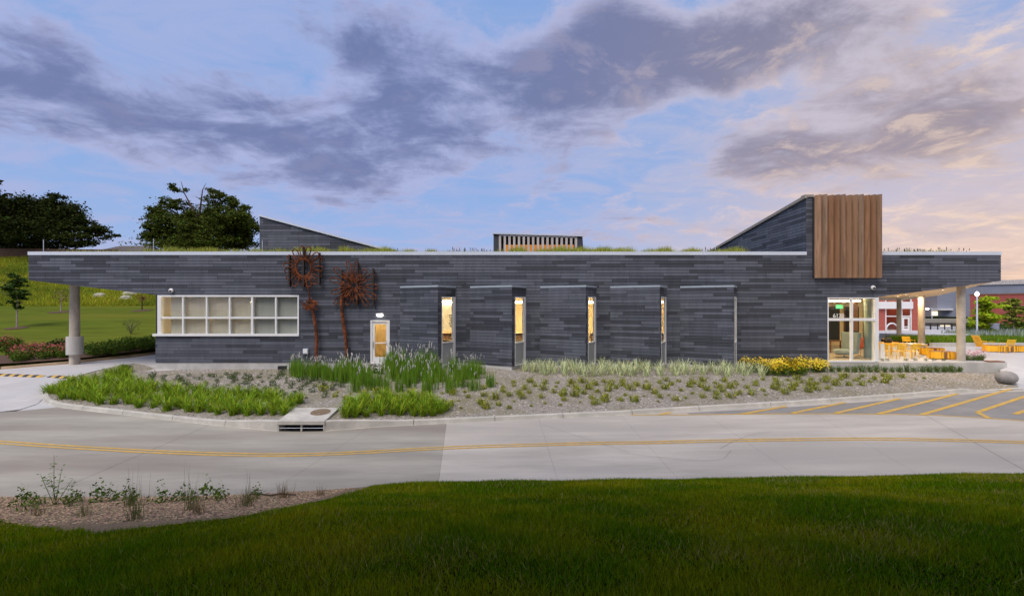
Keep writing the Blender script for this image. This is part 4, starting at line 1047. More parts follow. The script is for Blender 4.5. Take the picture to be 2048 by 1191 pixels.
# soffit downlights
for x, y_ in ((21.8, 26.6), (24.2, 27.0), (23.6, 29.4), (25.8, 30.6), (26.0, 32.5), (28.2, 34.0), (30, 38.5)):
    h = 3.6
    d1 = Vector(pB)-Vector(pA); 
    tri = [(pA, pC, pB), (pA, pE, pC), (pC, pE, pD)]
    for T in tri:
        nrm = (Vector(T[1])-Vector(T[0])).cross(Vector(T[2])-Vector(T[0])); z = T[0][2]-(nrm.x*(x-T[0][0])+nrm.y*(y_-T[0][1]))/nrm.z
        a0, a1, a2 = [(Vector(p).xy) for p in T]; P_ = Vector((x, y_))
        s1 = (a1-a0).cross(P_-a0); s2 = (a2-a1).cross(P_-a1); s3 = (a0-a2).cross(P_-a2)
        if (s1 >= 0) == (s2 >= 0) == (s3 >= 0): h = z
    m = MB(); m.cyl((0, 0), .075, -.012, .02, 16); o = m.obj('downlight', MT['lamp_down'], None, loc=(x, y_, h)); tag(o, 'small lit downlight in the wood soffit of the right canopy', 'downlight', 'downlights in the right soffit')
    m = MB(); m.lathe((0, 0, 0), [(.078, -.014), (.105, -.014), (.105, .02), (.078, .02)], 16); m.obj('trim', MT['white'], o)
    ld = bpy.data.lights.new('downlight_lamp', 'AREA'); ld.shape = 'DISK'; ld.size = .15; ld.energy = 62; ld.color = (1, .74, .42)
    lo = bpy.data.objects.new('downlight_lamp', ld); C.objects.link(lo); lo.parent = o; lo.location = (0, 0, -.03)

# ================================================================== PLANTS
def blades(n, h, spread, w, bend, r, hv=.3, segs=3, up=0.0, base=.06, z0=0.0):
    """curved tapering blades: verts, quads/tris as triangles"""
    V, T = [], []
    for _ in range(n):
        a = r.uniform(0, 6.283); hh = h*r.uniform(1-hv, 1+hv*.5); bx, by = r.gauss(0, base), r.gauss(0, base)
        d = Vector((math.cos(a), math.sin(a), 0)); sdw = Vector((-d.y, d.x, 0)); out = spread*r.uniform(.15, 1.0); bd = bend*r.uniform(.3, 1.0)
        b0 = len(V)
        for k in range(segs+1):
            t = k/segs; p = Vector((bx, by, z0))+d*(out*t+bd*t*t*.6)+Vector((0, 0, hh*(t-bd*.55*t*t*t)))
            ww = w*(1-t)**.7*(.6+.4*min(1, t*3)) if k < segs else 0
            if k < segs: V += [p-sdw*ww/2, p+sdw*ww/2]
            else: V.append(p)
        for k in range(segs-1): T += [(b0+2*k, b0+2*k+1, b0+2*k+3), (b0+2*k, b0+2*k+3, b0+2*k+2)]
        e = b0+2*(segs-1); T.append((e, e+1, e+2))
    return V, T
def leafcloud(n, size, r, rx, ry, rz, z0=0.0, shell=.45):
    V, T = [], []
    while n > 0:
        v = Vector((r.uniform(-1, 1), r.uniform(-1, 1), r.uniform(-1, 1)))
        if not shell < v.length <= 1: continue
        n -= 1; p = Vector((v.x*rx, v.y*ry, z0+rz+v.z*rz)); s = size*r.uniform(.6, 1.3)
        a = Vector((r.gauss(0, 1), r.gauss(0, 1), r.gauss(0, .7))).normalized(); b = a.cross(Vector((r.gauss(0, 1), r.gauss(0, 1), r.gauss(0, 1)))).normalized()
        b0 = len(V); V += [p-a*s, p+b*s*.5, p+a*s, p-b*s*.5]; T += [(b0, b0+1, b0+2), (b0, b0+2, b0+3)]
    return V, T
def join(*vt):
    V, T = [], []
    for v, t in vt: b = len(V); V += v; T += [tuple(i+b for i in f) for f in t]
    return V, T
def tri_mesh(name, vt, mat): return np_mesh(name, [tuple(v) for v in vt[0]], vt[1], mat)
pr = random.Random(77)
def variants(name, fn, mat, n=5): return [tri_mesh(name, fn(random.Random(100+i)), mat) for i in range(n)]
lily_v = variants('daylily', lambda r: join(blades(60, .52, .34, .034, .42, r, .35, 4), blades(20, .35, .2, .03, .2, r)), MT['leaf_lily'])
tuft_v = variants('grass_tuft', lambda r: join(blades(40, .24, .17, .018, .18, r, .4), leafcloud(30, .035, r, .15, .15, .09)), MT['leaf_tuft'])
tuftd_v = variants('herb_clump', lambda r: join(blades(22, .24, .14, .014, .1, r, .4), leafcloud(40, .035, r, .14, .14, .1)), pm('herb_leaf', (0.085, 0.125, 0.045), .7, island=.4, trans=.15))
var_v = variants('variegated_grass', lambda r: blades(40, .50, .27, .026, .30, r, .35, 4), MT['leaf_var'])
def liat(r):
    V, T = [], []
    for k in range(26):
        x, y = r.gauss(0, .13), r.gauss(0, .13); v, t = blades(5, r.uniform(.55, .95), .07, .02, .05, r, .25, 3, base=.02)
        V, T = join((V, T), ([p+Vector((x, y, 0)) for p in v], t))
    return V, T
liat_v = variants('spike_plant', liat, MT['leaf_liatris'])
def spikes(r):
    V, T = [], []
    for k in range(4):
        x, y = r.gauss(0, .16), r.gauss(0, .16); h0 = r.uniform(.70, .95); h1 = h0+r.uniform(.14, .24); w = .013; lx, ly = r.gauss(0, .03), r.gauss(0, .03); b = len(V)
        V += [Vector((x-w, y, h0)), Vector((x+w, y, h0)), Vector((x, y+w, h0)), Vector((x+lx, y+ly, h1)), Vector((x-w*1.5, y, (h0+h1)/2)), Vector((x+w*1.5, y, (h0+h1)/2)), Vector((x, y-w*1.4, (h0+h1)/2))]
        T += [(b, b+4, b+5), (b, b+5, b+1), (b+4, b+3, b+5), (b+1, b+5, b+6), (b+6, b+5, b+3), (b+4, b+6, b+3), (b, b+6, b+4)]
    return V, T
spk_v = variants('flower_spikes', spikes, MT['spike'])
def bes_f(r): return join(leafcloud(120, .05, r, .28, .28, .24), blades(16, .5, .2, .02, .1, r))
bes_v = variants('coneflower', bes_f, MT['leaf_mid'])
def discs(n, rx, z0, z1, s, r):
    V, T = [], []
    for _ in range(n):
        a = r.uniform(0, 6.283); q = math.sqrt(r.random())*rx; p = Vector((q*math.cos(a), q*math.sin(a), r.uniform(z0, z1)-.25*(q/rx)**2*z1)); nn = Vector((r.gauss(0, .5), -.6+r.gauss(0, .5), 1)).normalized()
        e = nn.cross(Vector((1, 0, 0))).normalized(); f = nn.cross(e); b = len(V); ss = s*r.uniform(.7, 1.2); V.append(p+nn*ss*.3)
        for k in range(6): V.append(p+ss*(math.cos(k*1.047)*e+math.sin(k*1.047)*f))
        T += [(b, b+1+k, b+1+(k+1) % 6) for k in range(6)]
    return V, T
besf_v = variants('blooms', lambda r: discs(80, .36, .36, .68, .034, r), MT['petal_y'])
shrub_v = variants('shrub', lambda r: join(leafcloud(420, .07, r, .55, .5, .42, 0, .3), blades(20, .75, .3, .02, .1, r)), MT['leaf_dark'])
shrubm_v = variants('green_shrub', lambda r: join(leafcloud(360, .06, r, .5, .45, .36, 0, .3), blades(40, .7, .35, .02, .15, r)), MT['leaf_mid'])
redf_v = variants('red_blooms', lambda r: discs(46, .5, .55, .92, .045, r), MT['petal_r'])
pinkf_v = variants('pink_blooms', lambda r: discs(40, .3, .42, .7, .03, r), MT['petal_p'])
whitef_v = variants('white_blooms', lambda r: discs(26, .18, .25, .75, .04, r), MT['petal_w'])
bush_v = variants('round_clump', lambda r: join(blades(80, .45, .22, .014, .15, r, .3), leafcloud(60, .04, r, .2, .2, .17)), pm('clump_leaf', (0.10, 0.17, 0.04), .65, island=.4, trans=.15))

def in_poly(x, y, poly):
    c = False; j = len(poly)-1
    for i in range(len(poly)):
        if (poly[i][1] > y) != (poly[j][1] > y) and x < (poly[j][0]-poly[i][0])*(y-poly[i][1])/(poly[j][1]-poly[i][1])+poly[i][0]: c = not c
        j = i
    return c
TAKEN = []
def scatter(poly, dist, n, r, avoid=.0, tries=6000):
    xs = [p[0] for p in poly]; ys = [p[1] for p in poly]; out = []
    for _ in range(tries):
        if len(out) >= n: break
        px, py = r.uniform(min(xs), max(xs)), r.uniform(min(ys), max(ys))
        if not in_poly(px, py, poly): continue
        h = hit(px, py)
        if h is None: continue
        if any((h-o).length < dist for o in out): continue
        if avoid and any((h-o).length < avoid for o in TAKEN): continue
        out.append(h)
    TAKEN.extend(out); return out
def plant(pts, name, meshes, label, cat, group, s0=.85, s1=1.2, child=None, cname=None, zs=1.0):
    for p in pts:
        k = pr.randrange(len(meshes)); s = pr.uniform(s0, s1)
        o = link(name, meshes[k], None, (p.x, p.y, p.z-.01), (0, 0, pr.uniform(0, 6.28)), (s, s, s*zs)); tag(o, label(p) if callable(label) else label, cat, group)
        if child: link(cname, child[k], o)['kind'] = 'stuff'
r_ = random.Random(4)
# daylily band round the nose, and the group right of the drain
pts = scatter([(96, 796), (94, 783), (150, 766), (215, 748), (252, 742), (262, 757), (285, 775), (420, 788), (520, 792), (600, 802), (596, 818), (560, 833), (440, 829), (330, 821), (200, 809)], .36, 130, r_)
plant(pts, 'daylily', lily_v, 'arching green daylily clump in the dense band round the bed nose', 'daylily', 'daylilies round the bed nose')
pts = scatter([(684, 834), (700, 808), (740, 796), (860, 800), (893, 818), (890, 830), (800, 833)], .29, 62, r_)
plant(pts, 'daylily', lily_v, 'green daylily clump in the small group right of the storm drain', 'daylily', 'daylilies right of the storm drain', .75, 1.05)
# lavender spikes
def where(p):
    c = math.atan2(p.x, p.y); tab = [(540, 'the ribbon window'), (665, 'the open-ring flower sculpture'), (730, 'the spiky disc flower sculpture'), (790, 'the white door'), (925, 'the first saw-tooth bay'), (1065, 'the second saw-tooth bay'), (1205, 'the third saw-tooth bay'), (1345, 'the fourth saw-tooth bay'), (1480, 'the fifth saw-tooth bay'), (1652, 'the plain wall left of the entrance'), (1757, 'the entrance window'), (3000, 'the planter wall')]
    for px, nm in tab:
        if (c*0+p.x/p.y*F+CX) < px: return nm
for poly, d, n in (([(600, 748), (690, 742), (735, 748), (735, 768), (650, 766), (600, 757)], .34, 26), ([(790, 745), (880, 742), (960, 745), (965, 757), (880, 768), (770, 768)], .34, 34),
                   ([(690, 762), (790, 772), (880, 772), (985, 770), (960, 782), (850, 790), (700, 786)], .55, 16), ([(575, 745), (600, 744), (602, 756), (578, 752)], .3, 4)):
    plant(scatter(poly, d, n, r_), 'spike_plant', liat_v, lambda p: 'tall plant with pale lavender spikes in front of '+where(p), 'spike plant', 'lavender spike plants', .85, 1.1, spk_v, 'flower_spikes')
plant(scatter([(775, 738), (880, 737), (885, 744), (780, 747)], .38, 10, r_), 'spike_plant', liat_v, 'tallest lavender spike plant right against the wall beside the door', 'spike plant', 'tall spike plants by the door', 1.2, 1.4, spk_v, 'flower_spikes')
plant([hit(754, 745), hit(760, 748), hit(748, 747), hit(708, 745), hit(726, 746), hit(596, 745)], 'white_flower', bush_v, 'white flowering plant among the lavender spikes', 'flower', 'white flowers', .7, .9, whitef_v, 'white_blooms')
# variegated grass row
plant(scatter([(1036, 742), (1120, 736), (1300, 738), (1480, 741), (1540, 746), (1530, 753), (1300, 752), (1100, 752)], .42, 62, r_), 'variegated_grass', var_v, lambda p: 'pale cream-striped grass clump in front of '+where(p), 'grass clump', 'variegated grasses under the bays', 1.05, 1.45)
# yellow coneflowers
plant(scatter([(1476, 738), (1560, 737), (1650, 737), (1648, 745), (1600, 751), (1545, 752), (1500, 744)], .34, 30, r_), 'coneflower', bes_v, 'bushy yellow coneflower against the wall left of the entrance window', 'flower', 'yellow coneflowers', .85, 1.15, besf_v, 'blooms')
# clumps along the entrance plinth
plant([p for p in (hit(px, 742+((px*7) % 5)*.6) for px in range(1664, 1920, 15)) if p], 'round_clump', bush_v, 'small round green clump in the row below the entrance window and planter wall', 'clump', 'green clumps below the entrance', .75, 1.15)
# low tufts scattered over the gravel
plant(scatter([(300, 752), (560, 748), (690, 772), (640, 800), (420, 786), (300, 768)], .46, 95, r_, .3), 'herb_clump', tuftd_v, lambda p: 'low dark herb clump in gravel in front of '+where(p), 'herb clump', 'herb clumps below the ribbon window', .5, 1.4)
plant(scatter([(640, 780), (900, 786), (1000, 765), (1250, 762), (1600, 758), (1760, 752), (1850, 757), (1560, 790), (1300, 805), (1000, 818), (900, 822), (760, 795), (660, 802)], .50, 230, r_, .36), 'grass_tuft', tuft_v, lambda p: 'low yellow-green grass tuft in gravel in front of '+where(p), 'grass tuft', 'tufts in the open gravel', .45, 1.6)

# hillside bed behind the drive
bm = MB(); bpts = [p for p in BK if -40 < p.x and p.y < 33]; vs = []
nrm = []
for i, p in enumerate(bpts):
    t = bpts[min(i+1, len(bpts)-1)]-bpts[max(i-1, 0)]; t.z = 0; t.normalize(); n = Vector((-t.y, t.x, 0))
    for k in range(9):
        q_ = p+n*(.17+k*.48); vs.append((q_.x, q_.y, max(down(q_.x, q_.y), zhill(q_.x, q_.y)+.05)+.03))
bm.add(vs, [(i*9+k, i*9+k+1, (i+1)*9+k+1, (i+1)*9+k) for i in range(len(bpts)-1) for k in range(8)])
mo = bm.obj('mulch_bed', MT['mulch']); tag(mo, 'brown mulch bed behind the drive kerb', kind='structure')
for poly, d, n, nm, vv, lab, gr, ch, s0, s1 in (
    ([(165, 708), (300, 690), (306, 702), (200, 718)], .55, 22, 'green_shrub', shrubm_v, 'leafy green shrub on the mulch beside the building corner', 'green shrubs by the building corner', None, .8, 1.15),
    ([(20, 708), (130, 698), (138, 717), (30, 724)], .5, 26, 'red_flower', shrubm_v, 'low plant with dark red flowers behind the drive kerb', 'red flowers behind the kerb', redf_v, .7, .95),
    ([(0, 690), (30, 690), (35, 700), (0, 702)], .6, 6, 'red_flower', shrubm_v, 'dusky red flowering plant at the edge of the hillside lawn', 'red flowers at the hillside lawn', redf_v, .8, 1.0)):
    pts = [Vector((p.x, p.y, max(p.z, zhill(p.x, p.y)+.05))) for p in scatter(poly, d, n, r_)]
    plant(pts, nm, vv, lab, 'shrub' if ch is None else 'flower', gr, s0, s1, ch, 'blooms')
plant([hit(117, 706)], 'shrub', shrub_v, 'dark round shrub left of the canopy column', 'shrub', None, 1.1, 1.15)
plant([hit(255, 742), hit(247, 741)], 'shrub', shrubm_v, 'dark leafy plant at the back tip of the daylily band', 'shrub', 'plants at the tip of the daylilies', .45, .55)

# ---- trees
def tree(name, base, trunk_r, limbs, blobs, leaf, bark, n, size, lab, group=None, seed=1, flat=.9):
    r = random.Random(seed); t = empty(name, tuple(base)); tag(t, lab, 'tree', group); m = MB()
    for pts, rr in limbs: m.tube([Vector(p)-Vector(base) for p in pts], rr, 7)
    m.obj('trunk', bark, t, True)
    tot = sum(b[1]*b[2]*b[4] for b in blobs); V, T = [], []
    for c, rx, rz, ry, w in blobs:
        k = int(n*rx*rz*w/tot); c = Vector(c)-Vector(base)
        subs = []
        for _ in range(max(4, int(9*rx*rz/4)) if rx > 1 else 5):
            d = Vector((r.gauss(0, 1), r.gauss(0, 1), r.gauss(0, 1))).normalized()*r.uniform(.45, 1.0); subs.append((Vector((d.x*rx, d.y*ry, d.z*rz)), r.uniform(.24, .42)))
        for _ in range(k):
            s_, q_ = r.choice(subs); d = Vector((r.gauss(0, 1), r.gauss(0, 1), r.gauss(0, .7)))*.55; p = c+s_*.82+Vector((d.x*rx*q_, d.y*ry*q_, d.z*rz*q_))
            sz = size*r.uniform(.6, 1.4); a = Vector((r.gauss(0, 1), r.gauss(0, 1), r.gauss(0, .5))).normalized(); b = a.cross(Vector((r.gauss(0, 1), r.gauss(0, 1), r.gauss(0, 1)))).normalized()
            i = len(V); V += [p-a*sz, p+b*sz*.55, p+a*sz, p-b*sz*.55]; T += [(i, i+1, i+2), (i, i+2, i+3)]
    o = link('crown', np_mesh('crown', [tuple(v) for v in V], T, leaf), t); return t
def PB(d, lst): return [(at(px, py, d+dy), rx*d/F, ry*d/F, rx*d/F*.8, w) for px, py, rx, ry, w, dy in lst]
d = 92.0
base = at(80, 512, d); base.z = zhill(base.x, d)
lim = [([base, at(78, 480, d), at(70, 440, d), at(60, 400, d)], [.6, .5, .35, .12]), ([at(78, 475, d), at(120, 455, d), at(180, 462, d), at(225, 474, d)], [.35, .28, .2, .06]), ([at(76, 470, d), at(30, 440, d), at(-20, 410, d)], [.35, .25, .1]), ([at(74, 450, d), at(110, 425, d), at(140, 420, d)], [.25, .18, .06])]
tree('broad_tree', base, .6, lim, PB(d, [(25, 425, 60, 48, 1, 0), (85, 420, 55, 40, 1, 2), (140, 438, 45, 36, 1, 0), (60, 465, 80, 32, 1, -2), (185, 460, 34, 20, .8, 0), (215, 474, 26, 9, .6, 0), (150, 478, 52, 18, .8, -2), (-60, 420, 70, 60, 1, 0), (0, 470, 50, 30, .8, 3), (110, 400, 25, 18, .5, 0), (40, 490, 70, 13, .7, 0), (125, 491, 55, 10, .5, 1)]),
     MT['tree_a'], MT['bark'], 60000, .22, 'broad dark tree whose crown spreads above the left canopy', 'big trees on the hill', 5)
base = at(-60, 512, 84); base.z = zhill(base.x, 84)
tree('tall_tree', base, .5, [([base, at(-55, 440, 84), at(-40, 372, 84), at(-8, 350, 84)], [.5, .4, .2, .04])], PB(84, [(-60, 380, 45, 45, 1, 0), (-14, 352, 17, 10, .5, 0), (-4, 364, 10, 8, .4, 0)]), MT['tree_a'], MT['bark'], 3200, .36, 'taller dark tree with only a sprig reaching into view', 'big trees on the hill', 6)
base = at(396, 512, d); base.z = zhill(base.x, d)
lim = [([base, at(397, 470, d), at(398, 435, d)], [.5, .4, .3]), ([at(398, 438, d), at(380, 408, d), at(368, 385, d), at(362, 362, d)], [.26, .18, .10, .03]), ([at(398, 436, d), at(402, 405, d), at(405, 380, d), at(412, 366, d)], [.24, .15, .08, .03]),
       ([at(399, 445, d), at(430, 412, d), at(445, 385, d)], [.22, .13, .04]), ([at(396, 452, d), at(350, 425, d), at(310, 405, d)], [.22, .13, .04]), ([at(398, 455, d), at(455, 440, d), at(495, 430, d)], [.3, .2, .05]), ([at(368, 385, d), at(345, 378, d)], [.14, .03]), ([at(403, 400, d), at(390, 392, d)], [.1, .03]), ([at(499, 500, d), at(478, 492, d), at(515, 484, d)], [.18, .14, .05])]
tree('spreading_tree', base, .75, lim, PB(d, [(345, 452, 55, 36, 1, 0), (390, 448, 45, 40, .9, 3), (445, 448, 50, 44, 1, 0), (488, 455, 32, 36, .9, 0), (298, 472, 24, 13, .6, 0), (310, 430, 28, 22, .8, 0), (345, 408, 36, 16, .5, 0), (358, 375, 20, 18, .28, 0), (440, 400, 32, 20, .6, 0), (425, 383, 18, 12, .35, 0), (475, 415, 24, 20, .7, 0), (360, 482, 70, 14, .8, 0), (460, 484, 55, 16, .9, 0), (322, 405, 14, 7, .4, 0), (400, 455, 40, 26, .8, -7), (372, 436, 30, 18, .6, -6), (428, 425, 26, 16, .5, -5), (395, 480, 60, 14, .8, -7), (385, 493, 105, 10, .8, 0), (300, 462, 26, 20, .7, -2), (478, 440, 34, 26, .7, -3)]),
     MT['tree_b'], MT['bark'], 62000, .21, 'large round tree with bare top branches behind the roof', 'big trees on the hill', 9)
def young(px, py_base, py_top, py_crown, rpx, leaf, bark, n, size, lab, group=None, seed=1, gappy=.5):
    b = hit(px, py_base); dd = b.y; top = at(px, py_top, dd); cb = at(px, py_crown, dd); rr = rpx*dd/F; h = (top.z-cb.z)
    lim = [([b-Vector((0, 0, .05)), at(px, (py_base+py_crown)/2, dd), cb, at(px, lerp(py_crown, py_top, .7), dd)], [.07, .06, .05, .015])]
    rs = random.Random(seed); bl = []
    for k in range(9):
        t = k/8; w = rr*math.sin(math.pi*min(1, .22+.78*(1-t)**.9))*.85+.1
        bl.append((cb+Vector((rs.uniform(-.35, .35)*w, rs.uniform(-.35, .35)*w, h*(t*.92))), w*.8, h*.13, w*.8, 1))
        a = rs.uniform(0, 6.28); c0 = cb+Vector((0, 0, h*t*.7)); lim.append(([c0, c0+Vector((math.cos(a)*w, math.sin(a)*w, h*.14))], [.02, .006]))
    return tree('young_tree', b, .07, lim, bl, leaf, bark, n, size, lab, group, seed)
young(34, 654, 545, 618, 36, MT['tree_c'], MT['bark_pale'], 2600, .11, 'young green tree with pale trunk on the hillside lawn', None, 3)
young(122, 622, 578, 606, 17, pm('sapling_leaf', (.22, .20, .06), .8, island=.3, trans=.2), MT['bark_pale'], 160, .09, 'thin sapling in a mulch ring beside the canopy column', None, 4)
young(284, 620, 588, 606, 12, pm('red_sapling_leaf', (.20, .10, .05), .8, island=.3, trans=.2), MT['bark'], 130, .09, 'small reddish sapling in a mulch ring near the window corner', None, 8)
for px, py, rr, lab in ((122, 624, 1.1, 'mulch ring round the thin sapling'), (284, 621, 1.0, 'mulch ring round the reddish sapling'), (33, 656, .75, 'dark mulch ring round the young green tree')):
    p = hit(px, py); m = MB(); vs = [(p.x, p.y, down(p.x, p.y)+.08)]; N_ = 20
    for k in range(N_): a = k*2*math.pi/N_; x, y = p.x+rr*math.cos(a), p.y+rr*math.sin(a); vs.append((x, y, down(x, y)+.03))
    m.add(vs, [(0, 1+k, 1+(k+1) % N_) for k in range(N_)]); o = m.obj('mulch_ring', MT['mulch']); tag(o, lab, kind='structure')
# twiggy bush
p = hit(262, 668); m = MB(); rs = random.Random(2)
for k in range(26):
    a = rs.uniform(0, 6.28); s_ = rs.uniform(.2, .75); hh = rs.uniform(.7, 1.35); m.tube([p, p+Vector((math.cos(a)*s_*.4, math.sin(a)*s_*.4, hh*.55)), p+Vector((math.cos(a)*s_, math.sin(a)*s_, hh))], [.014, .009, .003], 4)
o = m.obj('twiggy_bush', pm('twig', (.20, .17, .09), .9)); tag(o, 'sparse twiggy bush standing on the hillside lawn', 'bush')
V, T = leafcloud(160, .05, rs, .6, .6, .55, .15, .3); link('leaves', tri_mesh('bush_leaves', ([v+p for v in V], T), MT['tree_c']), o)

# meadow on the upper hillside
rr = np.random.default_rng(3)
n = 150000; y = 57+(rr.random(n)**1.3)*38; x = -125+rr.random(n)*112
def blades_np(x, y, z, h, w, lean, rg):
    n = len(x); a = rg.random(n)*6.283; la = rg.random(n)*6.283; l = lean*rg.random(n)
    dx, dy = np.cos(a)*w/2, np.sin(a)*w/2
    V = np.empty((n, 3, 3), np.float32)
    V[:, 0] = np.stack([x-dx, y-dy, z], 1); V[:, 1] = np.stack([x+dx, y+dy, z], 1); V[:, 2] = np.stack([x+np.cos(la)*l*h, y+np.sin(la)*l*h, z+h], 1)
    return V.reshape(-1, 3), np.arange(3*n).reshape(-1, 3)
z = np.interp(y, [p[0] for p in HILL], [p[1] for p in HILL])+.25*np.sin(x*.05+1)+.02
patch = .55+.45*np.sin(x*.31+np.sin(y*.4)*2)*np.cos(y*.23+x*.11)
V, T = blades_np(x, y, z, (.25+.55*rr.random(n))*(.6+.5*patch), .05+.05*rr.random(n), .8, rr)
tag(link('meadow', np_mesh('meadow', V, T, MT['meadow'])), 'tall unmown meadow grass on the upper hillside', kind='stuff')
rs = random.Random(14)
for k, (px, py, w, lab) in enumerate(((200, 592, 1.5, 'pale rock lying in the meadow behind the canopy'), (262, 588, 2.2, 'flat pale rock ledge in the meadow'), (252, 597, 1.6, 'lower flat pale rock in the meadow'))):
    p = hit(px, py); m = MB(); vs = []
    for j in range(3):
        for i in range(9): a = i*6.283/9; q_ = (1, .8, .3)[j]*rs.uniform(.8, 1.15); vs.append((p.x+w*.6*q_*math.cos(a), p.y+.5*q_*math.sin(a), p.z+(-.1, .28, .42)[j]))
    m.add(vs, [(j*9+i, j*9+(i+1) % 9, (j+1)*9+(i+1) % 9, (j+1)*9+i) for j in range(2) for i in range(9)]+[tuple(range(18, 27))]); o = m.obj('rock', MT['palestone']); tag(o, lab, 'rock', 'rocks in the meadow')
# wooden fence and houses on the hilltop
d = 88.0; fz0 = zhill(-90, d); t = empty('wood_fence', (-88, d, fz0)); tag(t, 'dark brown wooden fence along the hilltop', 'fence')
m = MB(); x = -118.0
while x < -72: m.box(x, x+.135, d, d+.03, zhill(x, d)-.1, zhill(x, d)+1.75); x += .15
o = inv(m.obj('pickets', MT['fence_w'], t)); o['kind'] = 'stuff'
for k in range(20): m = MB(); x = -118+k*2.4; m.box(x, x+.12, d+.031, d+.14, zhill(x, d)-.2, zhill(x, d)+1.8); inv(m.obj('post', MT['fence_w'], t))
def house(px0, px1, py_eave, py_ridge, d, lab, wall, dep=9.0):
    a, b = at(px0, py_eave, d), at(px1, py_eave, d); zr = at(px0, py_ridge, d).z; g = zhill(a.x, d)-.3; t = empty('house', ((a.x+b.x)/2, d, g)); tag(t, lab, 'house', 'houses beyond the hilltop')
    m = MB(); m.box(a.x, b.x, d, d+dep, g, a.z); w = inv(m.obj('wall', wall, t))
    m = MB(); e = .5; m.add([(a.x-e, d-e, a.z-.1), (b.x+e, d-e, a.z-.1), (b.x+e, d+dep+e, a.z-.1), (a.x-e, d+dep+e, a.z-.1), (a.x+1, d+dep/2, zr), (b.x-1, d+dep/2, zr)], [(0, 1, 5, 4), (1, 2, 5), (2, 3, 4, 5), (3, 0, 4), (3, 2, 1, 0)]); inv(m.obj('roof', MT['houseroof'], t))
    for k in range(3):
        m = MB(); x = lerp(a.x, b.x, (k+.5)/3); m.box(x-.5, x+.5, d-.04, d-.002, a.z-1.9, a.z-.7); inv(m.obj('window', MT['black'], t))
house(196, 282, 502, 486, 100, 'tan house with grey shingle roof between the two big trees', MT['housewall'])
house(96, 150, 503, 494, 104, 'pale house half hidden behind the broad dark tree', MT['housewall']); house(-30, 40, 503, 488, 104, 'house hidden behind the trees at the wooden fence', MT['housewall'])

# ---- planted roof
rr = np.random.default_rng(8)
n = 80000; x = -24.5+rr.random(n)*48.5; y = D+.5+rr.random(n)*2.8
dens = np.clip(.55+.5*np.sin(x*1.9+np.sin(x*.7)*3)+.35*np.sin(x*5.3), .06, 1.3)
dens = np.where((x > fx(885)) & (x < fx(998)), .1, dens); dens = np.where((x > fx(1350)) & (x < fx(1430)), dens*.6, dens); dens = np.where(x > fx(1505), .12*(x > fx(1785)), dens); dens = np.where(x < fx(270), .12, dens)
keep = rr.random(n) < dens*1.6; x, y = x[keep], y[keep]; n = len(x)
V, T = blades_np(x, y, np.full(n, ZT-.04), (.36+.26*rr.random(n))*(.8+.3*dens[keep]), .035+.025*rr.random(n), .55, rr)
tag(link('roof_grass', np_mesh('roof_grass', V, T, MT['roofgrass'])), 'low grass growing along the roof edge', kind='stuff')
m = MB(); rs = random.Random(31)
for a, b, k in ((895, 985, 46), (1785, 1972, 80), (1390, 1510, 30), (275, 330, 20), (360, 420, 20), (770, 800, 5)):
    for _ in range(k):
        x = fx(rs.uniform(a, b)); y_ = D+.6+rs.random()*1.2; h = rs.uniform(.28, .6); l = rs.gauss(0, .06); z0 = ZT-.04
        m.tube([(x, y_, z0), (x+l, y_, z0+h)], [.006, .004], 4)
        m.tube([(x+l*.7, y_, z0+h*.72), (x+l*.85, y_, z0+h*.85), (x+l, y_, z0+h)], [.008, .022, .006], 5)
tag(m.obj('seed_stalks', MT['seed']), 'dark dry seed stalks standing on the roof edge', kind='stuff')

# ---- front lawn blades, bark-chip patch and stones
rr = np.random.default_rng(12)
PATCH_PX = [(-220, 1020), (0, 1040), (60, 1052), (130, 1064), (200, 1067), (260, 1061), (330, 1051), (400, 1043), (480, 1034), (540, 1024), (600, 1010), (650, 1000), (690, 988), (720, 983), (640, 985), (300, 990), (0, 990), (-220, 985)]
CH = [march(px, py, zlawn, 2.0, 40) for px, py in PATCH_PX[:14]]; CHT = sorted([(p.x, p.y) for p in CH])
def patch_mask(x, y):
    lo = np.interp(x, [p[0] for p in CHT], [p[1] for p in CHT]); return (y > lo) & (x < CHT[-1][0])
def zlawn_np(x, y):
    yn = np.interp(x, [p[0] for p in NEAR_T], [p[1] for p in NEAR_T]); s_ = yn-y
    zr = -1.15+.022*np.maximum(0, x-4)
    return zr+.10+.262*s_-.002*np.maximum(0, s_-6)**2+.03*np.sin(x*.8+y*.6)*np.clip(s_/2, 0, 1)**2*(3-2*np.clip(s_/2, 0, 1)), s_
N_ = 1250000
y = 1.6+(rr.random(N_)**(1/1.15))*10.2; x = (rr.random(N_)*2-1)*(1.15*y+3.0)
z, s_ = zlawn_np(x, y); pn = .5+.5*np.sin(x*1.7+1.3*np.sin(y*1.1+x*.4))*np.sin(y*2.1+np.sin(x*.9)*1.4)
keep = (s_ > -.03) & ~patch_mask(x, y+.06*np.sin(x*9)+.05*np.sin(x*23)) & (rr.random(N_) < np.where(y < 3.2, .9, .75)); x, y, z, pn = x[keep], y[keep], z[keep], pn[keep]; n = len(x)
V, T = blades_np(x, y, z-.005, (.034+.045*rr.random(n))*(.55+.75*pn), (.0035+.0009*y)*(.7+.6*rr.random(n)), .95, rr)
tag(link('lawn_grass', np_mesh('lawn_grass', V, T, MT['grass'])), 'dense short dark green grass covering the front lawn', kind='stuff')
N2 = 60000; y = 1.6+(rr.random(N2)**(1/1.15))*10.2; x = (rr.random(N2)*2-1)*(1.15*y+3.0); z, s_ = zlawn_np(x, y)
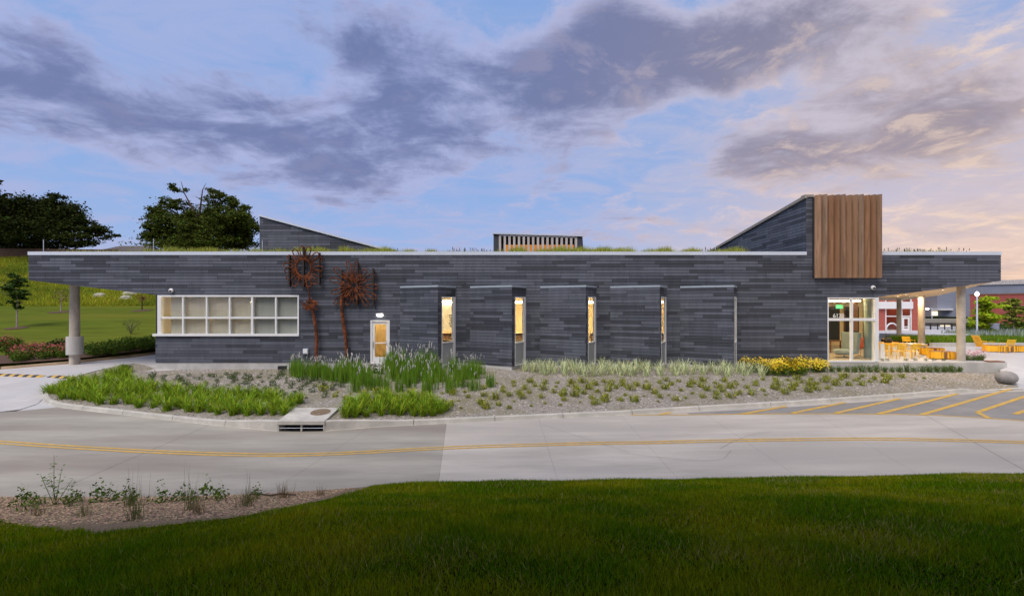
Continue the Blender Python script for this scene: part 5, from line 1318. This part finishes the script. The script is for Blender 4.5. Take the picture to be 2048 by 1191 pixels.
pn = np.sin(x*.9+2*np.sin(y*.8))*np.sin(y*1.3+np.sin(x*.5)*2); k = (s_ > 0) & ~patch_mask(x, y) & (rr.random(N2) < .25+.6*(pn > .35)); x, y, z = x[k], y[k], z[k]; n = len(x)
V, T = blades_np(x, y, z, .05+.05*rr.random(n), (.003+.0007*y)*(.7+.6*rr.random(n)), 1.1, rr)
tag(link('dry_blades', np_mesh('dry_blades', V, T, pm('dry_lawn_blade', (.34, .31, .10), .9, island=.5, trans=.2))), 'pale dry blades and seed stems mixed into the front lawn', kind='stuff')
# bark chips: surface sheet and loose chips
m = MB(); vs = []; xs = np.linspace(-26, CHT[-1][0], 90)
for x in xs:
    lo = interp(CHT, x)
    for v in range(9): y_ = lerp(lo-.03, ynear(x)-.02, v/8); vs.append((x, y_, zlawn(x, y_)+.012))
m.add(vs, [(i*9+v, (i+1)*9+v, (i+1)*9+v+1, i*9+v+1) for i in range(89) for v in range(8)])
tag(m.obj('bark_patch', pm('chip_ground', (.19, .13, .075), .95, var=.5, vscale=30, bump=1, bscale=60)), 'pale bark chip patch at the road edge of the lawn', kind='structure')
def pebbles(x, y, z, s0, s1, flat, rg):
    n = len(x); s = s0+(s1-s0)*rg.random(n); a = rg.random(n)*6.283; el = .45+.55*rg.random(n)
    ca, sa = np.cos(a), np.sin(a); P = []
    for (u, v, w) in ((1, 0, 0), (0, 1, 0), (-1, 0, 0), (0, -1, 0), (0, 0, 1)):
        jx_, jy_ = u+.25*(rg.random(n)-.5), (v+.25*(rg.random(n)-.5))*el
        P.append(np.stack([x+s*(jx_*ca-jy_*sa), y+s*(jx_*sa+jy_*ca), z+s*w*flat+s*.18*(rg.random(n)-.5)], 1))
    V = np.stack(P, 1).reshape(-1, 3); b = (np.arange(n)*5)[:, None]
    T = np.concatenate([b+np.array(q_) for q_ in ((0, 1, 4), (1, 2, 4), (2, 3, 4), (3, 0, 4))], 0); return V, T
n = 60000; x = -24+rr.random(n)*20.5; y = 7+rr.random(n)*5.0; z, s_ = zlawn_np(x, y); k = (s_ > .02) & patch_mask(x, y+.05); x, y, z = x[k], y[k], z[k]
V, T = pebbles(x, y, z+.012, .012, .032, .45, rr); tag(link('bark_chips', np_mesh('bark_chips', V, T, MT['chips'])), 'loose pale bark chips covering the patch by the road', kind='stuff')
# gravel of the big bed
n = 60000; f = rr.integers(0, len(BEDQ), n); qv = BEDV[BEDQ[f]]; area = np.linalg.norm(np.cross(qv[:, 1]-qv[:, 0], qv[:, 3]-qv[:, 0]), axis=1); k = rr.random(n) < np.clip(area/area.max()*1.6, .02, 1); qv = qv[k]; n = len(qv)
u, v = rr.random((n, 1)), rr.random((n, 1)); p = (qv[:, 0]*(1-u)+qv[:, 1]*u)*(1-v)+(qv[:, 3]*(1-u)+qv[:, 2]*u)*v
V, T = pebbles(p[:, 0], p[:, 1], p[:, 2], .02, .06, .5, rr); tag(link('bed_gravel', np_mesh('bed_gravel', V, T, MT['stone'])), 'loose grey gravel stones over the planting bed', kind='stuff')
# weeds in the bark patch
rs = random.Random(55)
dry = variants('dry_grass', lambda r: blades(60, .30, .12, .008, .12, r, .4), pm('dry_blade', (.20, .155, .075), .9, island=.4, trans=.15))
grn = variants('wispy_grass', lambda r: join(blades(60, .38, .14, .008, .1, r, .4), blades(8, .8, .25, .005, .05, r)), pm('wispy_blade', (.13, .15, .05), .85, island=.4, trans=.15))
weed = variants('weed', lambda r: join(leafcloud(60, .035, r, .22, .18, .13, 0, .1), leafcloud(24, .03, r, .1, .1, .24, 0, .1), blades(10, .32, .15, .008, .1, r)), MT['leaf_mid'])
plant([hit(px, py) for px, py in ((78, 1031), (500, 1005), (395, 1028), (570, 996), (640, 992))], 'dry_grass', dry, 'small dry tan grass tuft in the bark patch', 'grass tuft', 'dry tufts in the bark patch', .7, 1.1)
plant([hit(px, py) for px, py in ((170, 1033), (270, 1040), (490, 1014), (385, 1020), (260, 1012))], 'wispy_grass', grn, 'wispy green grass tuft in the bark patch', 'grass tuft', 'wispy tufts in the bark patch', .7, 1.1)
plant([hit(px, py) for px, py in ((48, 1012), (62, 1022), (70, 1008), (140, 1012), (150, 1004), (200, 1004), (222, 1002), (255, 1006), (355, 1003), (370, 1000), (410, 1000), (440, 1001), (515, 998), (320, 1006))], 'weed', weed, 'low leafy green weed along the road edge of the bark patch', 'weed', 'weeds along the bark patch', .6, 1.15)
p = hit(108, 1010); t = empty('tall_weed', tuple(p)); tag(t, 'tall thin seedling with small leaves standing out against the road', 'seedling')
m = MB(); V, T = [], []
for dx, dy, h in ((0, 0, .95), (.12, .02, .7), (-.24, 0, .6), (.3, .03, .5), (-.1, .05, .5)):
    pts = [Vector((dx*.3*k, dy*k, h*k/4+.02*math.sin(k*2))) for k in range(5)]; pts = [Vector((dx*(k/4)*1.1, dy, h*k/4)) for k in range(5)]; m.tube(pts, [.007, .006, .005, .004, .002], 5)
    for k in range(26):
        f = rs.uniform(.2, 1); q_ = Vector((dx*f*1.1, dy, h*f)); a = rs.uniform(0, 6.28); dv = Vector((math.cos(a), math.sin(a), rs.uniform(-.3, .5)))*rs.uniform(.02, .09); s = .018*rs.uniform(.6, 1.4); e = dv.normalized(); g = e.cross(Vector((0, 0, 1))).normalized(); i = len(V)
        c = q_+dv; V += [c-e*s*1.6, c+g*s, c+e*s*1.6, c-g*s]; T += [(i, i+1, i+2), (i, i+2, i+3)]
m.obj('stem', MT['leaf_mid'], t); link('leaves', tri_mesh('seedling_leaves', (V, T), MT['leaf_mid']), t)
p = hit(535, 994); m = MB(); pts = [p+Vector((-.35+.1*k, .02*math.sin(k), .06+.012*math.sin(k*1.3))) for k in range(10)]; m.tube(pts, .016, 6); o = m.obj('fallen_branch', MT['bark']); tag(o, 'thin brown stick lying on the bark patch', 'stick')

# ================================================================== PATIO AND PLAZA ON THE RIGHT
# low planter wall in front of the patio
m = MB(); x0, x1 = XR+.0, fx(2014); m.box(x0, x1-.9, D+.0, D+.3, -1.1, fz(724.5)); m.box(x1-.9, x1, D+.0, D+.55, -1.1, fz(724.5)+.001); pw = m.obj('planter_wall', MT['concrete']); tag(pw, 'low board-marked concrete planter wall in front of the patio', 'wall')
m = MB(); m.box(x0-2.72, x0-.001, D-.0, D+.26, -1.1, -.022); m.obj('entrance_plinth', MT['concrete'], pw)
m = MB(); m.box(x1-.86, x1-.03, D+.06, D+.5, fz(724.5)+.002, fz(724.5)+.05)
o = m.obj('seat_pad', MT['brownwood']); tag(o, 'brown wood seat pad on the end of the planter wall', 'seat')
for k in range(5): mm = MB(); mm.box(x1-.85, x1-.04, D+.075+k*.086, D+.14+k*.086, fz(724.5)+.051, fz(724.5)+.06); mm.obj('slat', MT['brownwood'], o)
# stone ball at the bed corner
p = hit(2013, 767); m = MB(); rs = random.Random(2); prof = []
for k in range(15): a = -math.pi/2+math.pi*k/14; prof.append((max(.001, .40*math.cos(a)**.92), .31*math.sin(a)))
m.lathe((0, 0, .29), prof, 28); o = m.obj('stone_ball', MT['boulder'], None, True, loc=tuple(p)); tag(o, 'smooth grey egg-shaped stone at the corner of the gravel bed', 'boulder')
# planting behind the wall
pts = []
for px in (1765, 1775, 1812, 1830, 1852, 1868, 1888): v = at(px, 722, D+.48); v.z = .0; pts.append(v)
plant(pts, 'herb_clump', tuftd_v, 'low green clump on the patio edge behind the planter wall', 'herb clump', 'clumps behind the planter wall', .6, .9)
pts = []
for px in (1935, 1945, 1955, 1963): v = at(px, 723, D+.6); v.z = zplaza(v.x, v.y) if v.x > 26.1 else 0.0; pts.append(v)
plant(pts, 'pink_flower', bush_v, 'pink flowering plant beside the front canopy column', 'flower', 'pink flowers by the column', .8, 1.0, pinkf_v, 'blooms')

def chair(x, y, rz, lab, group='yellow patio chairs'):
    t = empty('patio_chair', (x, y, zplaza(x, y) if x > 26.1 else 0.0), rz); tag(t, lab, 'chair', group)      # local -y is the front
    for k in range(5): m = MB(); m.box(-.22, .22, -.22+k*.09, -.15+k*.09, .43, .45); m.obj('seat_slat', MT['yellow'], t)
    for k in range(4): m = MB(); m.obox((0, .235+.03*k, .58+k*.085), (1, 0, 0), (0, .98, -.2), (0, .2, .98), .22, .008, .034); m.obj('back_slat', MT['yellow'], t)
    for sx in (-1, 1):
        m = MB(); m.tube([(sx*.235, -.21, 0), (sx*.235, -.21, .64)], .014, 8); m.obj('leg', MT['yellow'], t)
        m = MB(); m.tube([(sx*.235, .24, 0), (sx*.235, .22, .43), (sx*.235, .35, .88)], .014, 8); m.obj('leg', MT['yellow'], t)
        m = MB(); m.box(sx*.235-.025, sx*.235+.025, -.23, .27, .641, .66); m.obj('armrest', MT['yellow'], t)
    m = MB(); m.box(-.235, .235, -.235, -.223, .40, .43); m.obj('seat_rail', MT['yellow'], t)
def table(x, y, top, lab, w=.75):
    t = empty('patio_table', (x, y, 0)); tag(t, lab, 'table', 'patio tables')
    if top is MT['yellow']:
        for k in range(8): m = MB(); m.box(-w/2, w/2, -w/2+k*w/8, -w/2+(k+.86)*w/8, .72, .74); m.obj('top_slat', MT['amber'], t)
    else: m = MB(); m.box(-w/2, w/2, -w/2, w/2, .72, .745); m.obj('table_top', top, t)
    m = MB(); m.box(-w/2+.01, w/2-.01, -w/2+.01, -w/2+.03, .66, .719); m.box(-w/2+.01, w/2-.01, w/2-.03, w/2-.01, .66, .719); m.obj('apron', MT['yellow'], t)
    for sx in (-1, 1):
        for sy in (-1, 1): m = MB(); m.box(sx*(w/2-.03)-.025, sx*(w/2-.03)+.025, sy*(w/2-.06)-.025, sy*(w/2-.06)+.025, 0, .719); m.obj('leg', MT['yellow'], t)
def G(px, py): d = F*CZ/(py-HY); return ((px-CX)/F*d, d)
table(*G(1827, 712), MT['coping'], 'square yellow patio table with a pale top', .9); table(*G(1778, 710), MT['yellow'], 'slatted yellow patio table beside the glass corner', 1.0)
chair(*G(1796, 717), R(178), 'yellow metal chair facing away at the slatted table'); chair(*G(1823, 717), R(184), 'yellow metal chair in front of the pale table')
chair(*G(1783, 704), R(5), 'yellow metal chair behind the slatted table'); chair(*G(1818, 699), R(-10), 'yellow slat-backed chair farther back by the pale table'); chair(*G(1771, 717), R(120), 'yellow metal chair tucked against the glass corner')
chair(*G(2013, 706), R(176), 'yellow metal chair set before the long slatted bench'); 
x, y = G(1765, 718); t = empty('menu_stand', (x, y, 0)); tag(t, 'narrow white panel standing on the patio by the glass', 'panel')
m = MB(); m.box(-.1, .1, -.02, .02, .04, .86); m.obj('panel', MT['white'], t); m = MB(); m.box(-.12, .12, -.12, .12, 0, .038); m.obj('foot', MT['white'], t)
x, y = G(1771, 706); t = empty('backpack', (x, y-.3, .745)); t.location.z = .745; tag(t, 'black bag lying on the slatted patio table', 'bag')
t.location = (*G(1776, 710), .741); m = MB(); m.lathe((0, 0, 0), [(.001, 0), (.17, 0), (.21, .08), (.18, .22), (.10, .32), (.001, .35)], 14); o = m.obj('bag_body', MT['black'], t, True); o.scale = (1.2, .7, 1)
m = MB(); m.tube([(-.1, 0, .28), (-.05, 0, .40), (.05, 0, .40), (.1, 0, .28)], .012, 6); m.obj('strap', MT['black'], t)
def drum_bench(px, py, w, dpt, h, rz, lab):
    x, y = G(px, py); t = empty('slat_bench', (x, y+dpt*.5, zplaza(x, y) if x > 26.1 else 0.0), rz); tag(t, lab, 'bench', 'curved slatted benches')
    n = int((2*w+2*dpt)/.11)
    for k in range(n):
        a = k*2*math.pi/n; sx = math.copysign(abs(math.cos(a))**.6, math.cos(a)); sy = math.copysign(abs(math.sin(a))**.6, math.sin(a))
        px_, py_ = w/2*sx, dpt/2*sy; nx_, ny_ = math.cos(a), math.sin(a); L_ = math.hypot(nx_/w, ny_/dpt); nn = Vector((nx_/w/L_, ny_/dpt/L_, 0)).normalized(); tt = Vector((-nn.y, nn.x, 0))
        m = MB(); m.obox((px_, py_, h/2+.02), tt, nn, (0, 0, 1), .043, .018, h/2-.02); m.obj('slat', MT['amber'], t)
    m = MB(); ring = [(w/2*.97*math.copysign(abs(math.cos(a))**.6, math.cos(a)), dpt/2*.95*math.copysign(abs(math.sin(a))**.6, math.sin(a))) for a in [k*2*math.pi/32 for k in range(32)]]
    m.prism(ring, .03, h+.012); m.obj('seat', MT['brownwood'], t)
drum_bench(1895, 719, 1.15, .7, .42, R(-8), 'curved amber slatted bench behind the front canopy column'); drum_bench(1874, 710.5, 1.15, .7, .42, R(-8), 'curved amber slatted bench beside the middle canopy column')
drum_bench(2020, 704, 2.3, .8, .40, R(-4), 'long curved amber slatted bench out on the plaza')
t = empty('lounge_chair', (*G(1968, 698), 0)); tag(t, 'low yellow lounge chair alone on the plaza', 'chair')
m = MB(); m.obox((-.42, 0, .55), (-.45, 0, .89), (0, 1, 0), (.89, 0, .45), .42, .27, .02); m.obj('backrest', MT['amber'], t)
m = MB(); m.obox((.05, 0, .26), (.98, 0, .12), (0, 1, 0), (-.12, 0, .98), .36, .27, .02); m.obj('seat', MT['amber'], t)
for sx in (-.3, .38):
    for sy in (-.25, .25): m = MB(); m.tube([(sx, sy, .52), (sx, sy, 0)], .014, 6); m.obj('leg', MT['yellow'], t)
for sy in (-.27, .27): m = MB(); m.box(-.4, .45, sy-.02, sy+.02, .52, .545); m.obj('armrest', MT['yellow'], t)
# planters, walls and hedge
def pwall(px0, px1, py_b, h, lab, mat=None, th=.3):
    x0, y = G(px0, py_b); x1 = (px1-CX)/F*y; m = MB(); m.box(x0, x1, y, y+th, -.3, h); o = m.obj('low_wall', mat or MT['concrete']); tag(o, lab, 'wall'); return x0, x1, y
x0, x1, y = pwall(1866, 2140, 692.5, .26, 'low concrete planter edge across the plaza')
m = MB(); m.box(x0+.05, x1, y+.3, y+5.0, -.2, .2); o = m.obj('planter_soil', MT['mulch']); tag(o, 'soil of the long plaza planter', kind='structure')
rr = np.random.default_rng(41); n = 9000; xx = x0+rr.random(n)*(x1-x0); yy = y+.35+rr.random(n)*4.3; hh = .25+.28*rr.random(n)
V, T = blades_np(xx, yy, np.full(n, .19), hh, .05+.03*rr.random(n), .5, rr)
tag(link('planter_grass', np_mesh('planter_grass', V, T, MT['leaf_bright'])), 'tall bright green grass filling the long plaza planter', kind='stuff')
n = 5000; xx = 41+rr.random(n)*24; yy = 43+rr.random(n)*3; V, T = blades_np(xx, yy, np.zeros(n), .55+.4*rr.random(n), .07+.04*rr.random(n), .4, rr); tag(link('catmint_bed', np_mesh('catmint_bed', V, T, pm('catmint', (.16, .24, .12), .8, island=.4, col3=(.36, .38, .44), c3scale=1.2))), 'pale grey-blue flowering ground cover below the two plaza trees', kind='stuff')
x0, x1, y = pwall(1800, 1962, 678, .42, 'white concrete ramp wall behind the planter', MT['plaza'])
m = MB(); m.box(x0, x1, y+.3, y+2.4, -.2, .40); o = m.obj('ramp', MT['plaza']); tag(o, 'white concrete ramp behind the planter', kind='structure')
# hedge (one box hedge per run)
d = 55.0
for px0, px1, lab in ((1928, 1988, 'clipped dark hedge left of the blue bin'), (1999, 2110, 'clipped dark hedge right of the blue bin')):
    a, b = at(px0, 668, d), at(px1, 650, d); rs = random.Random(px0); V, T = [], []
    k = int((b.x-a.x)*260)
    for _ in range(k):
        p = Vector((rs.uniform(a.x, b.x), d+rs.uniform(0, 1.2), rs.uniform(0, 1)**.8*.95)); e = Vector((rs.gauss(0, 1), rs.gauss(0, 1), rs.gauss(0, 1))).normalized(); f = e.cross(Vector((rs.gauss(0, 1), rs.gauss(0, 1), rs.gauss(0, 1)))).normalized(); i = len(V); s = .11
        V += [p-e*s, p+f*s*.6, p+e*s, p-f*s*.6]; T += [(i, i+1, i+2), (i, i+2, i+3)]
    o = link('hedge', tri_mesh('hedge', (V, T), MT['leaf_dark'])); tag(o, lab, 'hedge', 'clipped hedges')
    m = MB(); m.box(a.x+.1, b.x-.1, d+.15, d+1.05, 0, .75); m.obj('hedge_core', MT['leaf_dark'], o)
x, z = at(1990, 660, 54.2).x, 0; m = MB(); m.lathe((x, 54.2, 0), [(.001, 0), (.34, 0), (.36, .85), (.40, .87), (.38, .98), (.001, 1.02)], 16); o = m.obj('litter_bin', MT['metalclad'], None, True); tag(o, 'blue-grey litter bin between the hedges', 'bin')
m = MB(); m.lathe((x, 54.2, 0), [(.2, 1.0), (.2, 1.04), (.001, 1.05)], 16); m.obj('lid', MT['black'], o)
# plaza trees
def ptree(px, d, py_b, py_t, py_c, rpx, leaf, n, size, lab, seed):
    b = at(px, py_b, d); b.z = 0.0; top, cb = at(px, py_t, d), at(px, py_c, d); rr = rpx*d/F; h = top.z-cb.z; rs = random.Random(seed)
    lim = [([b, cb, at(px, lerp(py_c, py_t, .8), d)], [.09, .075, .02])]; bl = []
    for k in range(14):
        t = k/13; w = rr*(.45+.6*math.sin(math.pi*min(1, .12+.80*t)))*rs.uniform(.8, 1.1); bl.append((cb+Vector((rs.uniform(-.4, .4)*w, rs.uniform(-.3, .3)*w, h*(.05+.9*t))), w*.75, h*.10, w*.75, 1))
        a = rs.uniform(0, 6.28); c0 = cb+Vector((0, 0, h*t*.7)); lim.append(([c0, c0+Vector((math.cos(a)*w*.8, math.sin(a)*w*.8, h*.12))], [.025, .008]))
    tree('plaza_tree', b, .09, lim, bl, leaf, MT['bark_pale'] if seed == 2 else MT['bark'], n, size, lab, 'young trees on the plaza', seed)
ptree(1971, 45.0, 680, 594, 664, 31, MT['tree_d'], 3600, .17, 'bright lime green young tree beside the lit lamp post', 1)
ptree(2028, 47.0, 675, 596, 654, 27, pm('olive_tree_leaf', (.22, .27, .04), .6, island=.4, trans=.2), 1700, .16, 'olive green young tree with pale trunk before the brick wall', 2)
# lamp posts
def lamp(px, d, py_top, py_b, lab, arm=0.0):
    b = at(px, py_b, d); b.z = 0.0 if d < 60 else at(px, py_b, d).z; top = at(px, py_top, d); t = empty('lamp_post', tuple(b)); tag(t, lab, 'lamp post', 'lit lamp posts'); h = top.z-b.z
    m = MB(); m.tube([(0, 0, 0), (0, 0, h)], [.075, .055], 10); m.obj('pole', MT['coping'], t, True)
    m = MB(); m.cyl((0, 0), .14, 0, .08, 14); m.obj('base', MT['coping'], t)
    m = MB(); 
    if arm: m.box(arm-.35, .05, -.12, .12, h, h+.10); m.obj('arm', MT['coping'], t); m = MB(); m.lathe((arm-.35, 0, h-.02), [(.001, -.16), (.24, -.10), (.30, .0), (.22, .08), (.001, .1)], 14)
    else: m.lathe((0, 0, h), [(.04, -.2), (.17, .02), (.02, .24)], 14)  # diamond flare of the light built into the head shape
    o = m.obj('lamp_head', MT['lamp_head'], t, True)
lamp(1954, 44.0, 588, 676, 'lit lamp post beside the lime tree, head shaped as its diamond flare'); lamp(1864, 95.0, 617, 640, 'distant lit lamp post with a side arm before the grey building', -.6)
# far right brick building, grey clad building, pale wall and railings
d = 62.0; a, b = at(1940, 590, d), at(2150, 655, d)
def wing(name, px0, d0, px1, d1, py_t0, py_b0, mat, lab, dep=14):
    A, Bv = at(px0, py_t0, d0), at(px1, py_t0, d1); zt = A.z; g = -.3
    u = (Bv-A); u.z = 0; u.normalize(); n = Vector((-u.y, u.x, 0)); t = empty(name, (A.x, A.y, g)); tag(t, lab, 'building')
    P = [A, Bv, Bv+n*dep, A+n*dep]; m = MB(); m.prism([(p.x, p.y) for p in P], g, zt); w = inv(m.obj('wall', mat, t)); return t, A, Bv, zt, u, n
t, A, Bv, zt, u, n = wing('brick_building', 1940, 66, 2260, 52, 590, 655, MT['brick'], 'red brick building with a pale base behind the plaza trees')
m = MB(); m.prism([(p.x, p.y) for p in (A-n*.06-u*.06, Bv-n*.06, Bv-n*.003, A-n*.003-u*.06)], -.3, .62); inv(m.obj('pale_base', MT['plinth'], t))
m = MB(); m.prism([(p.x, p.y) for p in (A-n*.08-u*.08, Bv-n*.08, Bv+n*.3, A+n*.3-u*.08)], zt+.001, zt+.14); inv(m.obj('coping', MT['brownwood'], t))
for k in range(34):
    z = .78+k*(zt-.85)/34; m = MB(); m.prism([(p.x, p.y) for p in (A-n*.02, Bv-n*.02, Bv-n*.002, A-n*.002)], z, z+(zt-.85)/34*.78); inv(m.obj('brick_course', MT['brick'], t))
t, A, Bv, zt, u, n = wing('grey_building', 1868, 150, 2300, 120, 572, 640, MT['metalclad'], 'large blue-grey metal clad building behind the brick one', 30)
m = MB(); m.prism([(p.x, p.y) for p in (A-n*.3-u*.3, Bv-n*.3, Bv+n*1, A+n*1-u*.3)], zt+.01, zt+1.3); inv(m.obj('parapet', MT['greyfin'], t))
t, A, Bv, zt, u, n = wing('grey_building', 1700, 145, 1897, 150, 570, 640, pm('grey_purple_cladding', (.20, .19, .22), .6, var=.05), 'darker grey wing seen between the canopy columns', 20)
m = MB(); vv = [A+u*((Bv-A).length*.82), A+u*((Bv-A).length*.99)]; m.prism([(p.x, p.y) for p in (vv[0]-n*3, vv[1]-n*3, vv[1]-n*.01, vv[0]-n*.01)], at(1880, 620, 147).z, at(1880, 617, 147).z); inv(m.obj('entrance_canopy', MT['white'], t))
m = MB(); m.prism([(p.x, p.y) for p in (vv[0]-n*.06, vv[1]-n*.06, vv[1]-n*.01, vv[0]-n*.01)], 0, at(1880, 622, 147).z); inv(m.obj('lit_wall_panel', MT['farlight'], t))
d = 75.0; a, b = at(1846, 637, d), at(1960, 646, d); m = MB(); m.box(a.x, b.x+4, d, d+.6, -.3, a.z); o = m.obj('stone_wall', MT['palestone']); tag(o, 'pale stone retaining wall behind the black railings', 'wall')
for k in range(3): m = MB(); z = lerp(.2, a.z-.1, k/2); m.box(a.x, b.x+4, d-.03, d-.002, z-.1, z+.06); m.obj('stone_course', MT['palestone'], o)
d = 60.0; a, b = at(1847, 646.5, d), at(1946, 668, d); t = empty('railing', (a.x, d, 0)); tag(t, 'black metal railing above the white ramp', 'railing'); ht = a.z
for zz in (.12, ht-.05): m = MB(); m.box(a.x, b.x, d-.02, d+.02, zz, zz+.05); inv(m.obj('rail', MT['fence_b'], t))
for k in range(8): m = MB(); x = lerp(a.x, b.x, k/7); m.box(x-.05, x+.05, d-.05, d+.05, 0, ht+.05); inv(m.obj('post', MT['fence_b'], t))
x = a.x; m = MB()
while x < b.x: m.box(x-.008, x+.008, d-.008, d+.008, .17, ht-.05); x += .13
o = inv(m.obj('balusters', MT['fence_b'], t)); o['kind'] = 'stuff'
p = at(1891, 656, 70); m = MB(); m.box(p.x-.6, p.x+.6, 69.9, 70.2, p.z-.45, p.z+.45); o = m.obj('lit_kiosk', MT['farlight']); m2 = MB(); m2.box(p.x-1.9, p.x+1.9, 70.21, 72, 0, p.z+.75); m2.obj('kiosk_body', pm('kiosk_dark', (.09, .08, .07), .8), o); tag(o, 'dark kiosk with one lit window behind the railings', 'kiosk')
# brick and white building straight behind the patio
d = 58.0
def Q(px, py): v = at(px, py, d); return v.x, v.z
x0, zt = Q(1700, 560); x1, _ = Q(1839, 600); t = empty('brick_building', (x0, d, 0)); tag(t, 'brick building with white band and glazed front behind the patio', 'building')
gx0, gx1 = Q(1771, 0)[0], Q(1823, 0)[0]; zb0, zb1 = Q(0, 617)[1], Q(0, 603)[1]
m = MB(); m.box(x0, gx0, d, d+8, -.2, zt); m.box(gx1, x1, d, d+8, -.2, zt); m.box(gx0, gx1, d, d+8, zb1+1.2, zt); inv(m.obj('wall', MT['brick'], t))
m = MB(); m.box(x0, gx1, d-.25, d-.005, zb0, zb1); inv(m.obj('white_band', MT['white'], t))
m = MB(); m.box(gx1, x1, d-.06, d-.004, -.2, Q(0, 661)[1]); m.box(x0, gx0, d-.06, d-.004, -.2, Q(0, 668)[1]); inv(m.obj('pale_base', MT['plinth'], t))
m = MB(); m.box(gx0, gx1, d+5, d+5.1, 0, zb1+1.2); m.box(gx0, gx1, d+.3, d+5, -.1, -.02); inv(m.obj('inner_wall', pm('olive_lit_wall', (.50, .36, .10), .8), t))
m = MB(); m.box(gx0+.3, gx1-.3, d+2.5, d+2.7, zb1+.9, zb1+.95); inv(m.obj('ceiling_strip_lamp', MT['lamp_down'], t))
m = MB()
for px in (1771.5, 1803.5, 1822): x = Q(px, 0)[0]; m.box(x-.06, x+.06, d-.03, d+.09, 0, zb1+1.2)
for py in (632, 672): z = Q(0, py)[1]; m.box(gx0, gx1, d-.02, d+.08, z-.06, z+.06)
inv(m.obj('window_frame', MT['frame'], t))
m = MB(); m.box(gx0, gx1, d+.03, d+.04, 0, zb1+1.2); inv(m.obj('pane', MT['glass'], t))
dx0, dx1 = Q(1804, 0)[0], Q(1818, 0)[0]; m = MB(); z1 = Q(0, 634)[1]
m.box(dx0, dx0+.18, d-.1, d-.031, 0, z1); m.box(dx1-.18, dx1, d-.1, d-.031, 0, z1); m.box(dx0+.18, dx1-.18, d-.1, d-.031, z1-.2, z1); m.box(dx0+.18, dx1-.18, d-.1, d-.031, Q(0, 653)[1]-.05, Q(0, 653)[1]+.05); m.box(dx0+.18, dx1-.18, d-.1, d-.031, 0, .25); dr = inv(m.obj('door', MT['white'], t))
p = at(1784, 660, 50.0); m = MB(); pts = [(p.x+.62*math.cos(k*.2244), 50.0, p.z+.72*math.sin(k*.2244)) for k in range(28)]; m.tube(pts, .075, 8, closed=True); o = m.obj('white_ring', MT['white'], None, True); tag(o, 'white ring sculpture standing beyond the patio tables', 'ring sculpture')
m = MB(); m.box(p.x-.5, p.x+.5, 49.8, 50.2, 0, p.z-.70); m.obj('pedestal', MT['plinth'], o)

# unseen trees added behind the viewpoint to darken the near grass
for k, (x, y_, h, rad, lab) in enumerate(((-8.0, -3.4, 15, 6.6, 'unseen tree added behind the viewpoint to shade the lawn, left one'), (1.5, -3.8, 16, 7.0, 'unseen tree added right behind the viewpoint to shade the lawn'), (11.5, -3.4, 14, 6.4, 'unseen tree added behind the viewpoint to shade the lawn, right one'))):
    b = Vector((x, y_, zlawn(x, y_))); z0 = b.z
    lim = [([b, b+Vector((.1, 0, 3)), b+Vector((0, .2, h*.5)), b+Vector((.2, .1, h*.85))], [.45, .36, .25, .06])]
    bl = []; rs = random.Random(60+k)
    for j in range(18):
        a = rs.uniform(0, 6.28); q_ = rs.uniform(.2, .75)*rad; c0 = b+Vector((0, 0, rs.uniform(5.0, h*.6))); c = b+Vector((math.cos(a)*q_, math.sin(a)*q_, rs.uniform(7.5, h*.92))); c.z = max(c.z, 8.6+1.2*max(0, c.y+rad*.45))
        bl.append((c, rad*.42, 1.9, rad*.42, 1)); lim.append(([c0, c0.lerp(c, .6)+Vector((0, 0, .3)), c], [.14, .09, .03]))
    tree('added_shade_tree', b, .45, lim, bl, MT['tree_b'], MT['bark'], 22000, .28, lab, 'unseen trees added to shade the lawn', 70+k)
